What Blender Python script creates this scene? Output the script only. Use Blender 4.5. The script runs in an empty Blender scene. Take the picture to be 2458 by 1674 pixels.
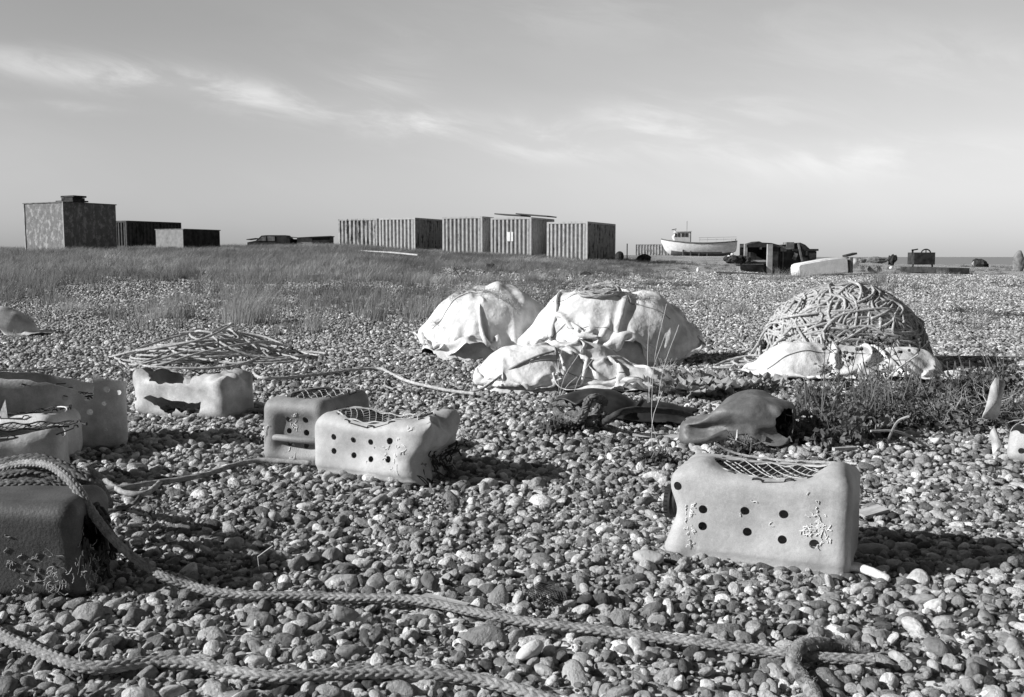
import bpy, bmesh, math, random
import numpy as np
from mathutils import Vector, Matrix

random.seed(7)
RNG = np.random.default_rng(11)
SC = bpy.context.scene
COL = SC.collection
R = math.radians

# ------------------------------------------------------------------ camera
F = 2350.0                     # focal length in photograph pixels (2458 wide)
CX, CY, HOR = 1229.0, 837.0, 617.0
CAMH = 0.80
PITCH = math.atan((CY - HOR) / F)
cam_data = bpy.data.cameras.new('camera')
cam_data.sensor_width = 36.0
cam_data.lens = F / 2458.0 * 36.0
cam_data.clip_start = 0.05
cam_data.clip_end = 20000
cam = bpy.data.objects.new('camera', cam_data)
cam.location = (0, 0, CAMH)
cam.rotation_euler = (math.pi / 2 - PITCH, 0, 0)
COL.objects.link(cam)
SC.camera = cam

# ------------------------------------------------------------------ world, sun, exposure
SUN_EL = R(26)
SUN_DIR = Vector((-0.975, -0.22, 0)).normalized()      # horizontal direction towards the sun
world = bpy.data.worlds.new('World'); SC.world = world
world.use_nodes = True
wn, wl = world.node_tree.nodes, world.node_tree.links
wn.clear()
def W(t, **kw):
    n = wn.new(t)
    for k, v in kw.items(): setattr(n, k, v)
    return n
def wmath(op, a, b=None, c=None, clamp=False):
    n = W('ShaderNodeMath', operation=op, use_clamp=clamp)
    for i, x in enumerate((a, b, c)):
        if x is None: continue
        if isinstance(x, (int, float)): n.inputs[i].default_value = x
        else: wl.new(x, n.inputs[i])
    return n.outputs[0]
def wrange(v, a, b, c=0.0, d=1.0):
    n = W('ShaderNodeMapRange', interpolation_type='SMOOTHSTEP')
    wl.new(v, n.inputs[0])
    for i, x in zip((1, 2, 3, 4), (a, b, c, d)): n.inputs[i].default_value = x
    return n.outputs[0]
sky = W('ShaderNodeTexSky', sky_type='NISHITA')
sky.sun_disc = False
sky.sun_elevation = SUN_EL
sky.sun_rotation = math.atan2(SUN_DIR.x, SUN_DIR.y)
sky.air_density = 1.0; sky.dust_density = 1.5; sky.ozone_density = 1.0
bw = W('ShaderNodeRGBToBW'); wl.new(sky.outputs[0], bw.inputs[0])
tc = W('ShaderNodeTexCoord')
sx = W('ShaderNodeSeparateXYZ'); wl.new(tc.outputs['Generated'], sx.inputs[0])
X, Y, Z = sx.outputs
zc = wmath('MAXIMUM', Z, 0.0)
yf = wmath('MAXIMUM', Y, 0.12)
az = wmath('DIVIDE', X, yf); el = wmath('DIVIDE', zc, yf)      # tangent of the bearing and of the height above the horizon
cmb = W('ShaderNodeCombineXYZ')
wl.new(wmath('ADD', wmath('MULTIPLY', az, 1.0), wmath('MULTIPLY', el, 0.2)), cmb.inputs[0])
wl.new(wmath('ADD', wmath('MULTIPLY', el, 3.6), wmath('MULTIPLY', az, 0.62)), cmb.inputs[1])
def cnoise(scale, det, rough, dist, lo, hi, off=0.0):
    t = W('ShaderNodeTexNoise', noise_dimensions='4D'); t.inputs['Scale'].default_value = scale; t.inputs['Detail'].default_value = det
    t.inputs['Roughness'].default_value = rough; t.inputs['Distortion'].default_value = dist; t.inputs['W'].default_value = off
    wl.new(cmb.outputs[0], t.inputs['Vector']); return wrange(t.outputs[0], lo, hi)
wisp = cnoise(7.0, 10, .62, .7, .40, .66, 1.3)
soft = cnoise(2.6, 5, .50, .3, .35, .70, 4.1)
def blob(a0, e0, sa, se, ang, amp):
    da = wmath('SUBTRACT', az, a0); de = wmath('SUBTRACT', el, e0); c, s = math.cos(ang), math.sin(ang)
    u = wmath('DIVIDE', wmath('ADD', wmath('MULTIPLY', da, c), wmath('MULTIPLY', de, s)), sa)
    v = wmath('DIVIDE', wmath('SUBTRACT', wmath('MULTIPLY', de, c), wmath('MULTIPLY', da, s)), se)
    r2 = wmath('ADD', wmath('MULTIPLY', u, u), wmath('MULTIPLY', v, v))
    return wmath('MULTIPLY', wmath('POWER', 2.718, wmath('MULTIPLY', r2, -1.0)), amp)
acc = None
for b_ in ((-.42, .184, .16, .015, -.12, 1.2), (-.24, .154, .16, .017, -.17, 1.2), (-.46, .150, .10, .006, -.05, .5), (-.13, .172, .05, .022, 0.1, .6), (-.085, .135, .035, .012, 0, .9),
           (.01, .125, .04, .012, -.1, .6), (.16, .135, .13, .026, .05, 1.0), (.06, .105, .12, .010, 0, .5), (.33, .098, .16, .020, .05, .7), (.40, .20, .25, .03, -.1, .35), (.08, .24, .3, .03, .08, .25)):
    q = blob(*b_); acc = q if acc is None else wmath('ADD', acc, q)
cl = wmath('MULTIPLY', acc, wmath('ADD', wmath('MULTIPLY', wisp, .85), .15))
veil = wmath('ADD', wrange(az, -0.60, 0.40, 0.36, 0.88), wmath('MULTIPLY', soft, .10))      # thin high veil, thickening seaward
lowv = wrange(el, 0.30, 0.0, 0.55, 1.0)
amt = wmath('ADD', wmath('MULTIPLY', veil, lowv), wmath('MULTIPLY', cl, .48))
dim = wmath('MULTIPLY', wrange(Y, -0.2, 0.7, 0.15, 1.0), wrange(zc, 0.28, 0.80, 1.0, 0.18))  # sky darkened overhead and behind the camera to cut fill light
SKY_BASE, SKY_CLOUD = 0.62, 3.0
nis = wmath('MULTIPLY', wmath('MULTIPLY', bw.outputs[0], SKY_BASE), wrange(Y, -0.3, 0.7, 0.35, 1.0))  # sky behind the camera dimmed here too, for less fill
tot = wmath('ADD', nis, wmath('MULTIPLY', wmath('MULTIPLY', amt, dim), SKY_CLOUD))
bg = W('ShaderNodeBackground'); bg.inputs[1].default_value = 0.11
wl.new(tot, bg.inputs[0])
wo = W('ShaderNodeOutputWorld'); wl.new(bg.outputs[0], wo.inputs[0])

sun_data = bpy.data.lights.new('sun', 'SUN')
sun_data.energy = 5.0
sun_data.angle = R(0.6)
sun_data.color = (1.0, 1.0, 1.0)
sun = bpy.data.objects.new('sun', sun_data)
sd = Vector((SUN_DIR.x * math.cos(SUN_EL), SUN_DIR.y * math.cos(SUN_EL), math.sin(SUN_EL)))
sun.rotation_euler = sd.to_track_quat('Z', 'Y').to_euler()
sun.location = (-20, -10, 15)
COL.objects.link(sun)
SC.view_settings.view_transform = 'Standard'
SC.view_settings.look = 'None'
SC.view_settings.gamma = 1
SC.view_settings.exposure = 0.40
SC.view_settings.use_curve_mapping = False
SC.render.engine = 'CYCLES'

# ------------------------------------------------------------------ terrain function
PXN = np.array([-3000, -600, 0, 300, 800, 1050, 1250, 1450, 1600, 1750, 1900, 2200, 3000, 6000], float)
DN = np.array([0, 8, 14, 25, 45, 68, 85, 130, 235, 500, 9000], float)
TZ = np.array([
 [0]*14,
 [0]*14,
 [.06,.06,.06,.05,.03, 0, 0, 0, 0, 0, 0, 0, 0, 0],
 [.30,.30,.30,.28,.20,.15,.12,.05, 0, 0,-.03,-.03,-.03,-.03],
 [.85,.85,.85,.85,.80,.60,.45,.25,.05,-.02,-.12,-.12,-.10,-.10],
 [1.15,1.15,1.15,1.20,1.40,1.0,.88,.55,.35,.15,-.10,-.10,-.10,-.10],
 [1.2,1.2,1.25,1.30,1.55,1.3,.95,.60,.50,.40,.05,.0,.0,.0],
 [1.2,1.2,1.2,1.2,1.4,1.2,1.0,.90,.93,.90,.25,-.2,-.3,-.3],
 [1.1,1.1,1.1,1.1,1.1,1.1,1.1,1.2,1.2,.9,-.4,-2.0,-3,-3],
 [-4]*14,
 [-6]*14], float)
def gz(x, y):
    x = np.asarray(x, float); y = np.asarray(y, float)
    d = np.clip(y, 0, 8999); ye = np.maximum(y, 3.0)
    px = np.clip(CX + F * x / ye, PXN[0], PXN[-1] - 1e-3)
    i = np.clip(np.searchsorted(PXN, px, 'right') - 1, 0, len(PXN) - 2)
    j = np.clip(np.searchsorted(DN, d, 'right') - 1, 0, len(DN) - 2)
    t = (px - PXN[i]) / (PXN[i+1] - PXN[i]); t = t * t * (3 - 2 * t)
    s = (d - DN[j]) / (DN[j+1] - DN[j]); s = np.where(j >= 3, s, s * s * (3 - 2 * s))
    z = (TZ[j, i] * (1 - t) + TZ[j, i+1] * t) * (1 - s) + (TZ[j+1, i] * (1 - t) + TZ[j+1, i+1] * t) * s
    w = np.clip((y - 6) / 20, 0, 1)
    z = z + w * 0.05 * (np.sin(x * .9 + 1.3 * np.sin(y * .31)) * np.sin(y * .55 + x * .2)) * np.clip(60 / np.maximum(y, 60), 0, 1)
    z = z + 0.010 * np.sin(x * 3.1 + y * 1.7) * np.sin(y * 4.3 - x * 1.1 + 1) 
    return z
def gzf(x, y): return float(gz(x, y))
STONE = 0.018       # mean height of the pebble tops over the ground sheet
cp, sp_ = math.cos(PITCH), math.sin(PITCH)
def ray(px, py):
    a = (px - CX) / F; b = -(py - CY) / F
    # camera axes in the world: right=(1,0,0) up=(0,sinP,cosP) forward=(0,cosP,-sinP)
    return Vector((a, cp + b * sp_, -sp_ + b * cp))
def pt(px, py, d):
    """the point seen at (px,py) whose world distance ahead (Y) is d"""
    r = ray(px, py); k = d / r.y
    return Vector((r.x * k, d, CAMH + r.z * k))
def at(px, py, lift=STONE):
    """ground point seen at (px,py)"""
    r = ray(px, py); t = 0.5; pt_ = t
    while t < 3000:
        x, y, z = r.x * t, r.y * t, CAMH + r.z * t
        if z < gzf(x, y) + lift: break
        pt_ = t; t *= 1.01
    lo, hi = pt_, t
    for _ in range(24):
        m = (lo + hi) / 2
        if CAMH + r.z * m < gzf(r.x * m, r.y * m) + lift: hi = m
        else: lo = m
    return Vector((r.x * hi, r.y * hi, CAMH + r.z * hi))

# ------------------------------------------------------------------ helpers
def tag(o, label=None, cat=None, group=None, kind=None):
    if label: o['label'] = label
    if cat: o['category'] = cat
    if group: o['group'] = group
    if kind: o['kind'] = kind
    return o
def empty(name, loc, rz=0.0):
    o = bpy.data.objects.new(name, None); COL.objects.link(o)
    o.location = loc; o.rotation_euler = (0, 0, rz); o.empty_display_size = 0.1
    return o
def raw_mesh(name, V, FL):
    """V (n,3); FL list of (m,k) int arrays"""
    me = bpy.data.meshes.new(name)
    V = np.asarray(V, np.float32)
    me.vertices.add(len(V)); me.vertices.foreach_set('co', V.ravel())
    loops = []; starts = []; tot = []; c = 0
    for f in FL:
        f = np.asarray(f, np.int32)
        if f.size == 0: continue
        m, k = f.shape
        loops.append(f.ravel()); starts.append(c + np.arange(m) * k); tot.append(np.full(m, k)); c += m * k
    if loops:
        loops = np.concatenate(loops); starts = np.concatenate(starts); tot = np.concatenate(tot)
        me.loops.add(len(loops)); me.loops.foreach_set('vertex_index', loops.astype(np.int32))
        me.polygons.add(len(starts)); me.polygons.foreach_set('loop_start', starts.astype(np.int32))
        me.polygons.foreach_set('loop_total', tot.astype(np.int32))
    me.update(calc_edges=True)
    return me
class MB:
    def __init__(s): s.v = []; s.f = []; s.n = 0
    def add(s, V, FL):
        V = np.asarray(V, float).reshape(-1, 3)
        if not isinstance(FL, list): FL = [FL]
        for f in FL:
            f = np.asarray(f, int)
            if f.size: s.f.append(f + s.n)
        s.v.append(V); s.n += len(V); return s
    def V(s): return np.concatenate(s.v) if s.v else np.zeros((0, 3))
    def box(s, c, size, rz=0.0, rx=0.0, ry=0.0, taper=1.0):
        hx, hy, hz = [q / 2 for q in size]
        V = np.array([(x*hx*(taper if z > 0 else 1), y*hy*(taper if z > 0 else 1), z*hz) for z in (-1, 1) for y in (-1, 1) for x in (-1, 1)])
        M = np.array((Matrix.Rotation(rz, 3, 'Z') @ Matrix.Rotation(ry, 3, 'Y') @ Matrix.Rotation(rx, 3, 'X')))
        V = V @ M.T + np.array(c)
        return s.add(V, np.array([(0,2,3,1),(4,5,7,6),(0,1,5,4),(2,6,7,3),(0,4,6,2),(1,3,7,5)]))
    def tube(s, P, r, sides=8, caps=True, flat=1.0, twist=None, lay=0.0, phase=0.0, strands=3):
        """tube along P. twist: pitch of a laid rope (the surface is ridged by its strands)"""
        P = np.asarray(P, float); n = len(P)
        if n < 2: return s
        T = np.gradient(P, axis=0); T /= np.linalg.norm(T, axis=1)[:, None] + 1e-12
        N = np.zeros_like(P); u = np.array([0, 0, 1.0]) if abs(T[0][2]) < .9 else np.array([1.0, 0, 0])
        u = u - T[0] * u.dot(T[0]); u /= np.linalg.norm(u); N[0] = u
        for i in range(1, n):
            u = N[i-1] - T[i] * N[i-1].dot(T[i]); N[i] = u / (np.linalg.norm(u) + 1e-12)
        B = np.cross(T, N)
        r = np.broadcast_to(np.asarray(r, float), (n,))
        th = np.linspace(0, 2*np.pi, sides, endpoint=False)
        rr = np.repeat(r[:, None], sides, 1)
        if twist:
            S = np.concatenate([[0], np.cumsum(np.linalg.norm(np.diff(P, axis=0), axis=1))])
            rr = rr * (1 + lay * (np.abs(np.cos((strands * th[None, :] - 2*np.pi*S[:, None]/twist + phase) / 2)) * 1.6 - 1.0))
        V = P[:, None, :] + (N[:, None, :] * np.cos(th)[None, :, None] + B[:, None, :] * np.sin(th)[None, :, None] * flat) * rr[:, :, None]
        V = V.reshape(-1, 3)
        i = np.arange(n - 1)[:, None]; j = np.arange(sides)[None, :]; j2 = (j + 1) % sides
        Q = np.stack([i*sides + j, i*sides + j2, (i+1)*sides + j2, (i+1)*sides + j], -1).reshape(-1, 4)
        FL = [Q]
        if caps: FL += [np.arange(sides)[::-1][None, :], ((n-1)*sides + np.arange(sides))[None, :]]
        return s.add(V, FL)
    def cyl(s, c, r, h, sides=20, axis='Z', r2=None):
        a = {'X': (1,0,0), 'Y': (0,1,0), 'Z': (0,0,1)}[axis] if isinstance(axis, str) else axis
        a = np.array(a, float); c = np.array(c, float)
        return s.tube([c - a*h/2, c + a*h/2], [r, r if r2 is None else r2], sides)
    def prism(s, poly, y0, y1):
        """polygon in the local XZ plane, extruded along Y"""
        n = len(poly); V = [(x, y0, z) for x, z in poly] + [(x, y1, z) for x, z in poly]
        s.add(V, [np.arange(n)[None, :], (n + np.arange(n))[::-1][None, :],
                  np.array([(i, n + i, n + (i+1) % n, (i+1) % n) for i in range(n)])])
        return s
    def build(s, name, m, parent=None, origin=None, smooth=True, angle=40, world=False):
        V = s.V()
        if parent is not None and world:
            M = np.array(Matrix.Translation(parent.location).to_3x3())  # identity
            rz = parent.rotation_euler[2]; c, d = math.cos(-rz), math.sin(-rz)
            V = V - np.array(parent.location)
            V = np.stack([V[:, 0]*c - V[:, 1]*d, V[:, 0]*d + V[:, 1]*c, V[:, 2]], 1)
        if origin is not None: V = V - np.array(origin)
        me = raw_mesh(name, V, s.f)
        if m: me.materials.append(m)
        return link(name, me, parent, origin, smooth, angle)
def link(name, me, parent=None, origin=None, smooth=True, angle=40):
    me.polygons.foreach_set('use_smooth', [bool(smooth)] * len(me.polygons))
    if smooth:
        if angle < 179:
            me.set_sharp_from_angle(angle=R(angle))
    o = bpy.data.objects.new(name, me); COL.objects.link(o)
    if parent: o.parent = parent
    if origin is not None: o.location = origin
    return o
def spline(P, step=0.02):
    """Catmull-Rom through P, resampled evenly"""
    P = np.array([tuple(p) for p in P], float)
    Q = np.vstack([2*P[0]-P[1], P, 2*P[-1]-P[-2]]); out = []
    for i in range(1, len(Q) - 2):
        t = np.linspace(0, 1, 24, endpoint=False)[:, None]
        a, b, c, d = Q[i-1], Q[i], Q[i+1], Q[i+2]
        out.append(.5*((2*b) + (-a+c)*t + (2*a-5*b+4*c-d)*t**2 + (-a+3*b-3*c+d)*t**3))
    out.append(P[-1][None, :]); C = np.vstack(out)
    S = np.concatenate([[0], np.cumsum(np.linalg.norm(np.diff(C, axis=0), axis=1))])
    n = max(2, int(S[-1] / step)); s = np.linspace(0, S[-1], n)
    return np.stack([np.interp(s, S, C[:, k]) for k in range(3)], 1)
def vnoise(P, scale, seed=0):
    """cheap smooth 3D value noise, (n,3)->(n,) in -1..1"""
    P = np.asarray(P, float) * scale + seed * 17.13
    I = np.floor(P).astype(np.int64); f = P - I; f = f*f*(3-2*f); out = 0
    def h(i, j, k):
        q = (i * 73856093) ^ (j * 19349663) ^ (k * 83492791) ^ (seed * 2654435)
        q = (q ^ (q >> 13)) * 1274126177; q = q ^ (q >> 16)
        return (q & 0xffff) / 32767.5 - 1
    for dx in (0, 1):
        for dy in (0, 1):
            for dz in (0, 1):
                w = (f[:, 0] if dx else 1-f[:, 0]) * (f[:, 1] if dy else 1-f[:, 1]) * (f[:, 2] if dz else 1-f[:, 2])
                out = out + w * h(I[:, 0]+dx, I[:, 1]+dy, I[:, 2]+dz)
    return out
def fbm(P, scale, seed=0, oct=3):
    return sum(vnoise(P, scale * 2**o, seed + o) * .5**o for o in range(oct))

# ------------------------------------------------------------------ materials (the place is seen in black and white: every colour is a grey)
def g3(v): return (v, v, v, 1)
def mat(name, lo, hi=None, scale=20, rough=0.8, bump=0.0, bscale=60, spec=0.3, detail=5, contrast=(0.35, 0.65), rand=0.0, two=False, stretch=None, trans=0.0, coord='Object', grain=0.0, gscale=260, tone=None):
    m = bpy.data.materials.new(name); m.use_nodes = True
    n, l = m.node_tree.nodes, m.node_tree.links
    b = n['Principled BSDF']; b.inputs['Roughness'].default_value = rough
    b.inputs['Specular IOR Level'].default_value = spec
    hi = lo if hi is None else hi
    tcn = n.new('ShaderNodeTexCoord'); src = tcn.outputs[coord]
    if stretch:
        mp = n.new('ShaderNodeMapping'); mp.inputs['Scale'].default_value = stretch
        l.new(src, mp.inputs[0]); src = mp.outputs[0]
    t = n.new('ShaderNodeTexNoise'); t.inputs['Scale'].default_value = scale; t.inputs['Detail'].default_value = detail
    t.inputs['Roughness'].default_value = 0.6
    l.new(src, t.inputs['Vector'])
    mr = n.new('ShaderNodeMapRange'); mr.inputs[1].default_value, mr.inputs[2].default_value = contrast
    mr.inputs[3].default_value, mr.inputs[4].default_value = lo, hi
    l.new(t.outputs[0], mr.inputs[0]); out = mr.outputs[0]
    if grain:
        tg = n.new('ShaderNodeTexNoise'); tg.inputs['Scale'].default_value = gscale; tg.inputs['Detail'].default_value = 3; tg.inputs['Roughness'].default_value = .8; l.new(src, tg.inputs['Vector'])
        tb = n.new('ShaderNodeTexNoise'); tb.inputs['Scale'].default_value = gscale/22; tb.inputs['Detail'].default_value = 6; tb.inputs['Roughness'].default_value = .75; l.new(src, tb.inputs['Vector'])
        ma = n.new('ShaderNodeMath'); ma.operation = 'ADD'; l.new(tg.outputs[0], ma.inputs[0]); l.new(tb.outputs[0], ma.inputs[1])
        mg = n.new('ShaderNodeMapRange'); mg.inputs[1].default_value = .7; mg.inputs[2].default_value = 1.3; mg.inputs[3].default_value = 1 - grain; mg.inputs[4].default_value = 1 + grain; l.new(ma.outputs[0], mg.inputs[0])
        mq = n.new('ShaderNodeMath'); mq.operation = 'MULTIPLY'; l.new(out, mq.inputs[0]); l.new(mg.outputs[0], mq.inputs[1]); out = mq.outputs[0]
    if tone:
        at_ = n.new('ShaderNodeAttribute'); at_.attribute_type = 'INSTANCER'; at_.attribute_name = tone
        mt_ = n.new('ShaderNodeMath'); mt_.operation = 'MULTIPLY'; l.new(out, mt_.inputs[0]); l.new(at_.outputs['Fac'], mt_.inputs[1]); out = mt_.outputs[0]
    if rand:
        oi = n.new('ShaderNodeObjectInfo'); pw = n.new('ShaderNodeMapRange')
        pw.inputs[3].default_value = 1 - rand; pw.inputs[4].default_value = 1 + rand
        l.new(oi.outputs['Random'], pw.inputs[0])
        mm = n.new('ShaderNodeMath'); mm.operation = 'MULTIPLY'; l.new(out, mm.inputs[0]); l.new(pw.outputs[0], mm.inputs[1]); out = mm.outputs[0]
    l.new(out, b.inputs['Base Color'])
    if bump:
        t2 = n.new('ShaderNodeTexNoise'); t2.inputs['Scale'].default_value = bscale; t2.inputs['Detail'].default_value = 4
        l.new(src, t2.inputs['Vector'])
        bp = n.new('ShaderNodeBump'); bp.inputs['Strength'].default_value = 1.0; bp.inputs['Distance'].default_value = bump
        l.new(t2.outputs[0], bp.inputs['Height']); l.new(bp.outputs[0], b.inputs['Normal'])
    if trans:
        tr = n.new('ShaderNodeBsdfTranslucent'); tr.inputs[0].default_value = g3(0.7); mx = n.new('ShaderNodeMixShader'); mx.inputs[0].default_value = trans
        l.new(b.outputs[0], mx.inputs[1]); l.new(tr.outputs[0], mx.inputs[2])
        l.new(mx.outputs[0], n['Material Output'].inputs[0])
    return m
M = {}
M['can'] = mat('weathered plastic', .37, .53, 6, .6, .0010, 90, .35, trans=.10, grain=.26, gscale=420)
M['can_rough'] = mat('scuffed plastic', .26, .44, 16, .7, .003, 60, .3, grain=.38)
M['can_dark'] = mat('dark plastic', .07, .10, 9, .55, .0012, 150, .4, grain=.38)
M['can_mid'] = mat('grey plastic', .20, .27, 9, .6, .0012, 150, .35, grain=.28)
M['can_white'] = mat('white plastic', .55, .78, 10, .6, .0015, 90, .35, trans=.12, grain=.28)
M['can_pale'] = mat('pale stained plastic', .30, .62, 7, .6, .0015, 90, .35, trans=.08, grain=.28)
M['crust'] = mat('worm crust', .65, .8, 90, .9)
M['black'] = mat('black rubber', .02, .04, 30, .5)
M['cord'] = mat('black cord', .03, .06, 60, .9)
M['net'] = mat('pale net twine', .42, .55, 60, .9)
M['rope'] = mat('pale laid rope', .28, .50, 70, .9, .0015, 400, .15, grain=.45)
M['rope_mid'] = mat('weathered laid rope', .20, .36, 40, .9, .0015, 400, .15, grain=.45)
M['braid'] = mat('braided rope', .16, .33, 45, .9, .0012, 500, .15, grain=.45)
M['braid_dark'] = mat('dirty braided rope', .07, .18, 45, .9, .0012, 500, .15, grain=.45)
M['fuzz'] = mat('felted rope end', .08, .40, 30, 1.0, .004, 160, .1)
M['fabric'] = mat('woven white fabric', .52, .74, 9, .9, .016, 12, .1, trans=.06, contrast=(.3, .6), grain=.18)
M['fabric_edge'] = mat('stitched seam', .18, .3, 60, .9)
M['wood'] = mat('driftwood', .30, .52, 12, .9, .002, 50, .2, stretch=(1, 8, 8))
M['wood_dark'] = mat('dark timber', .06, .12, 12, .9, .002, 50, .2, stretch=(1, 8, 8))
M['steel_dark'] = mat('rusty dark steel', .015, .055, 3, .85, .004, 20, .2)
M['inner'] = mat('inner sack', .42, .60, 8, .9, .012, 14, .1, grain=.2)
M['filling'] = mat('packed net', .16, .32, 40, .9, .006, 90, .1)
M['steel_mid'] = mat('rusty steel', .10, .24, 3, .8, .004, 20, .2)
M['steel_light'] = mat('faded steel', .25, .42, 3, .8, .003, 20, .2)
M['white_paint'] = mat('white hull paint', .62, .80, 2.5, .5, .002, 20, .35, grain=.18)
M['hull_low'] = mat('antifouling paint', .09, .16, 2, .7)
M['glass'] = mat('window glass', .05, .06, 2, .15, spec=.6)
M['leaf'] = mat('weed leaf', .03, .15, 5, .7, rand=.2, trans=.12)
M['kale'] = mat('sea kale leaf', .22, .40, 20, .6, .004, 60, trans=.12)
M['twig'] = mat('dry twig', .28, .42, 20, .9)
M['stem'] = mat('weed stem', .08, .18, 20, .9)
M['stalk'] = mat('dry grass stalk', .42, .55, 20, .8)
M['seed'] = mat('seed head', .05, .09, 20, .9)
M['grass'] = mat('dune grass', .10, .30, 4, .8, rand=.5, trans=.15, tone='tone')

# ================================================================== SETTING
def ground_mat():
    m = bpy.data.materials.new('shingle ground'); m.use_nodes = True
    n, l = m.node_tree.nodes, m.node_tree.links; b = n['Principled BSDF']
    b.inputs['Roughness'].default_value = .95; b.inputs['Specular IOR Level'].default_value = .15
    tcn = n.new('ShaderNodeTexCoord'); geo = tcn.outputs['Object']
    vo = n.new('ShaderNodeTexVoronoi'); vo.inputs['Scale'].default_value = 22; l.new(geo, vo.inputs['Vector'])
    bwn = n.new('ShaderNodeRGBToBW'); l.new(vo.outputs['Color'], bwn.inputs[0])
    mr = n.new('ShaderNodeMapRange'); mr.inputs[1].default_value = .15; mr.inputs[2].default_value = .85
    mr.inputs[3].default_value = .10; mr.inputs[4].default_value = .66; l.new(bwn.outputs[0], mr.inputs[0])
    # vegetated, darker ground by large patches
    nz_ = n.new('ShaderNodeTexNoise'); nz_.inputs['Scale'].default_value = .35; nz_.inputs['Detail'].default_value = 6; l.new(geo, nz_.inputs['Vector'])
    mk_ = n.new('ShaderNodeAttribute'); mk_.attribute_name = 'turf'
    ad = n.new('ShaderNodeMath'); ad.operation = 'ADD'; l.new(nz_.outputs[0], ad.inputs[0]); l.new(mk_.outputs['Fac'], ad.inputs[1])
    mr2 = n.new('ShaderNodeMapRange'); mr2.inputs[1].default_value = .62; mr2.inputs[2].default_value = .95; l.new(ad.outputs[0], mr2.inputs[0])
    n3 = n.new('ShaderNodeTexNoise'); n3.inputs['Scale'].default_value = 9; n3.inputs['Detail'].default_value = 8; n3.inputs['Roughness'].default_value = .7; l.new(geo, n3.inputs['Vector'])
    mr3 = n.new('ShaderNodeMapRange'); mr3.inputs[1].default_value = .3; mr3.inputs[2].default_value = .7; mr3.inputs[3].default_value = .04; mr3.inputs[4].default_value = .20; l.new(n3.outputs[0], mr3.inputs[0])
    mx = n.new('ShaderNodeMix'); l.new(mr2.outputs[0], mx.inputs[0]); l.new(mr.outputs[0], mx.inputs[2]); l.new(mr3.outputs[0], mx.inputs[3])
    l.new(mx.outputs[0], b.inputs['Base Color'])
    bp = n.new('ShaderNodeBump'); bp.inputs['Distance'].default_value = .03; bp.inputs['Strength'].default_value = .9; bp.invert = True
    l.new(vo.outputs['Distance'], bp.inputs['Height']); l.new(bp.outputs[0], b.inputs['Normal'])
    return m
def turf_amount(x, y):
    """0..1: how much grass grows here"""
    px = CX + F * x / np.maximum(y, 3)
    a = np.clip((y - 8.5) / 15, 0, 1)                       # towards the bank
    left = 1 - np.clip((px - 1150) / 500, 0, 1)
    far = np.clip((y - 30) / 25, 0, 1)
    return a * (0.22 + .78 * left) * (1 - .25*far*(1-left)) 
def sinh_grid(n, lo, hi, c, k):
    a, b = np.arcsinh((lo - c) / k), np.arcsinh((hi - c) / k)
    return c + k * np.sinh(np.linspace(a, b, n))
gx = sinh_grid(420, -3500, 3500, 0, 2.0); gy = sinh_grid(460, -30, 7000, 3, 2.5)
GX, GY = np.meshgrid(gx, gy)
V = np.stack([GX.ravel(), GY.ravel(), gz(GX, GY).ravel()], 1)
ni = len(gx); ii = np.arange(len(gy)-1)[:, None] * ni + np.arange(ni-1)[None, :]
Q = np.stack([ii, ii+1, ii+ni+1, ii+ni], -1).reshape(-1, 4)
me = raw_mesh('ground', V, [Q]); me.materials.append(ground_mat())
a_ = me.attributes.new('turf', 'FLOAT', 'POINT'); a_.data.foreach_set('value', turf_amount(V[:, 0], V[:, 1]).astype(np.float32))
ground = link('ground', me, angle=180); tag(ground, kind='structure')
mw = mat('sea water', .10, .13, .02, .35, .05, .6, .5)
xs = np.linspace(-6000, 6000, 25); ys = np.concatenate([[130], np.linspace(300, 12000, 20)])
GX, GY = np.meshgrid(xs, ys); V = np.stack([GX.ravel(), GY.ravel(), np.full(GX.size, -1.15)], 1); ni = len(xs)
ii = np.arange(len(ys)-1)[:, None] * ni + np.arange(ni-1)[None, :]
me = raw_mesh('water', V, [np.stack([ii, ii+1, ii+ni+1, ii+ni], -1).reshape(-1, 4)]); me.materials.append(mw)
water = link('water', me); tag(water, kind='structure')

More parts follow.
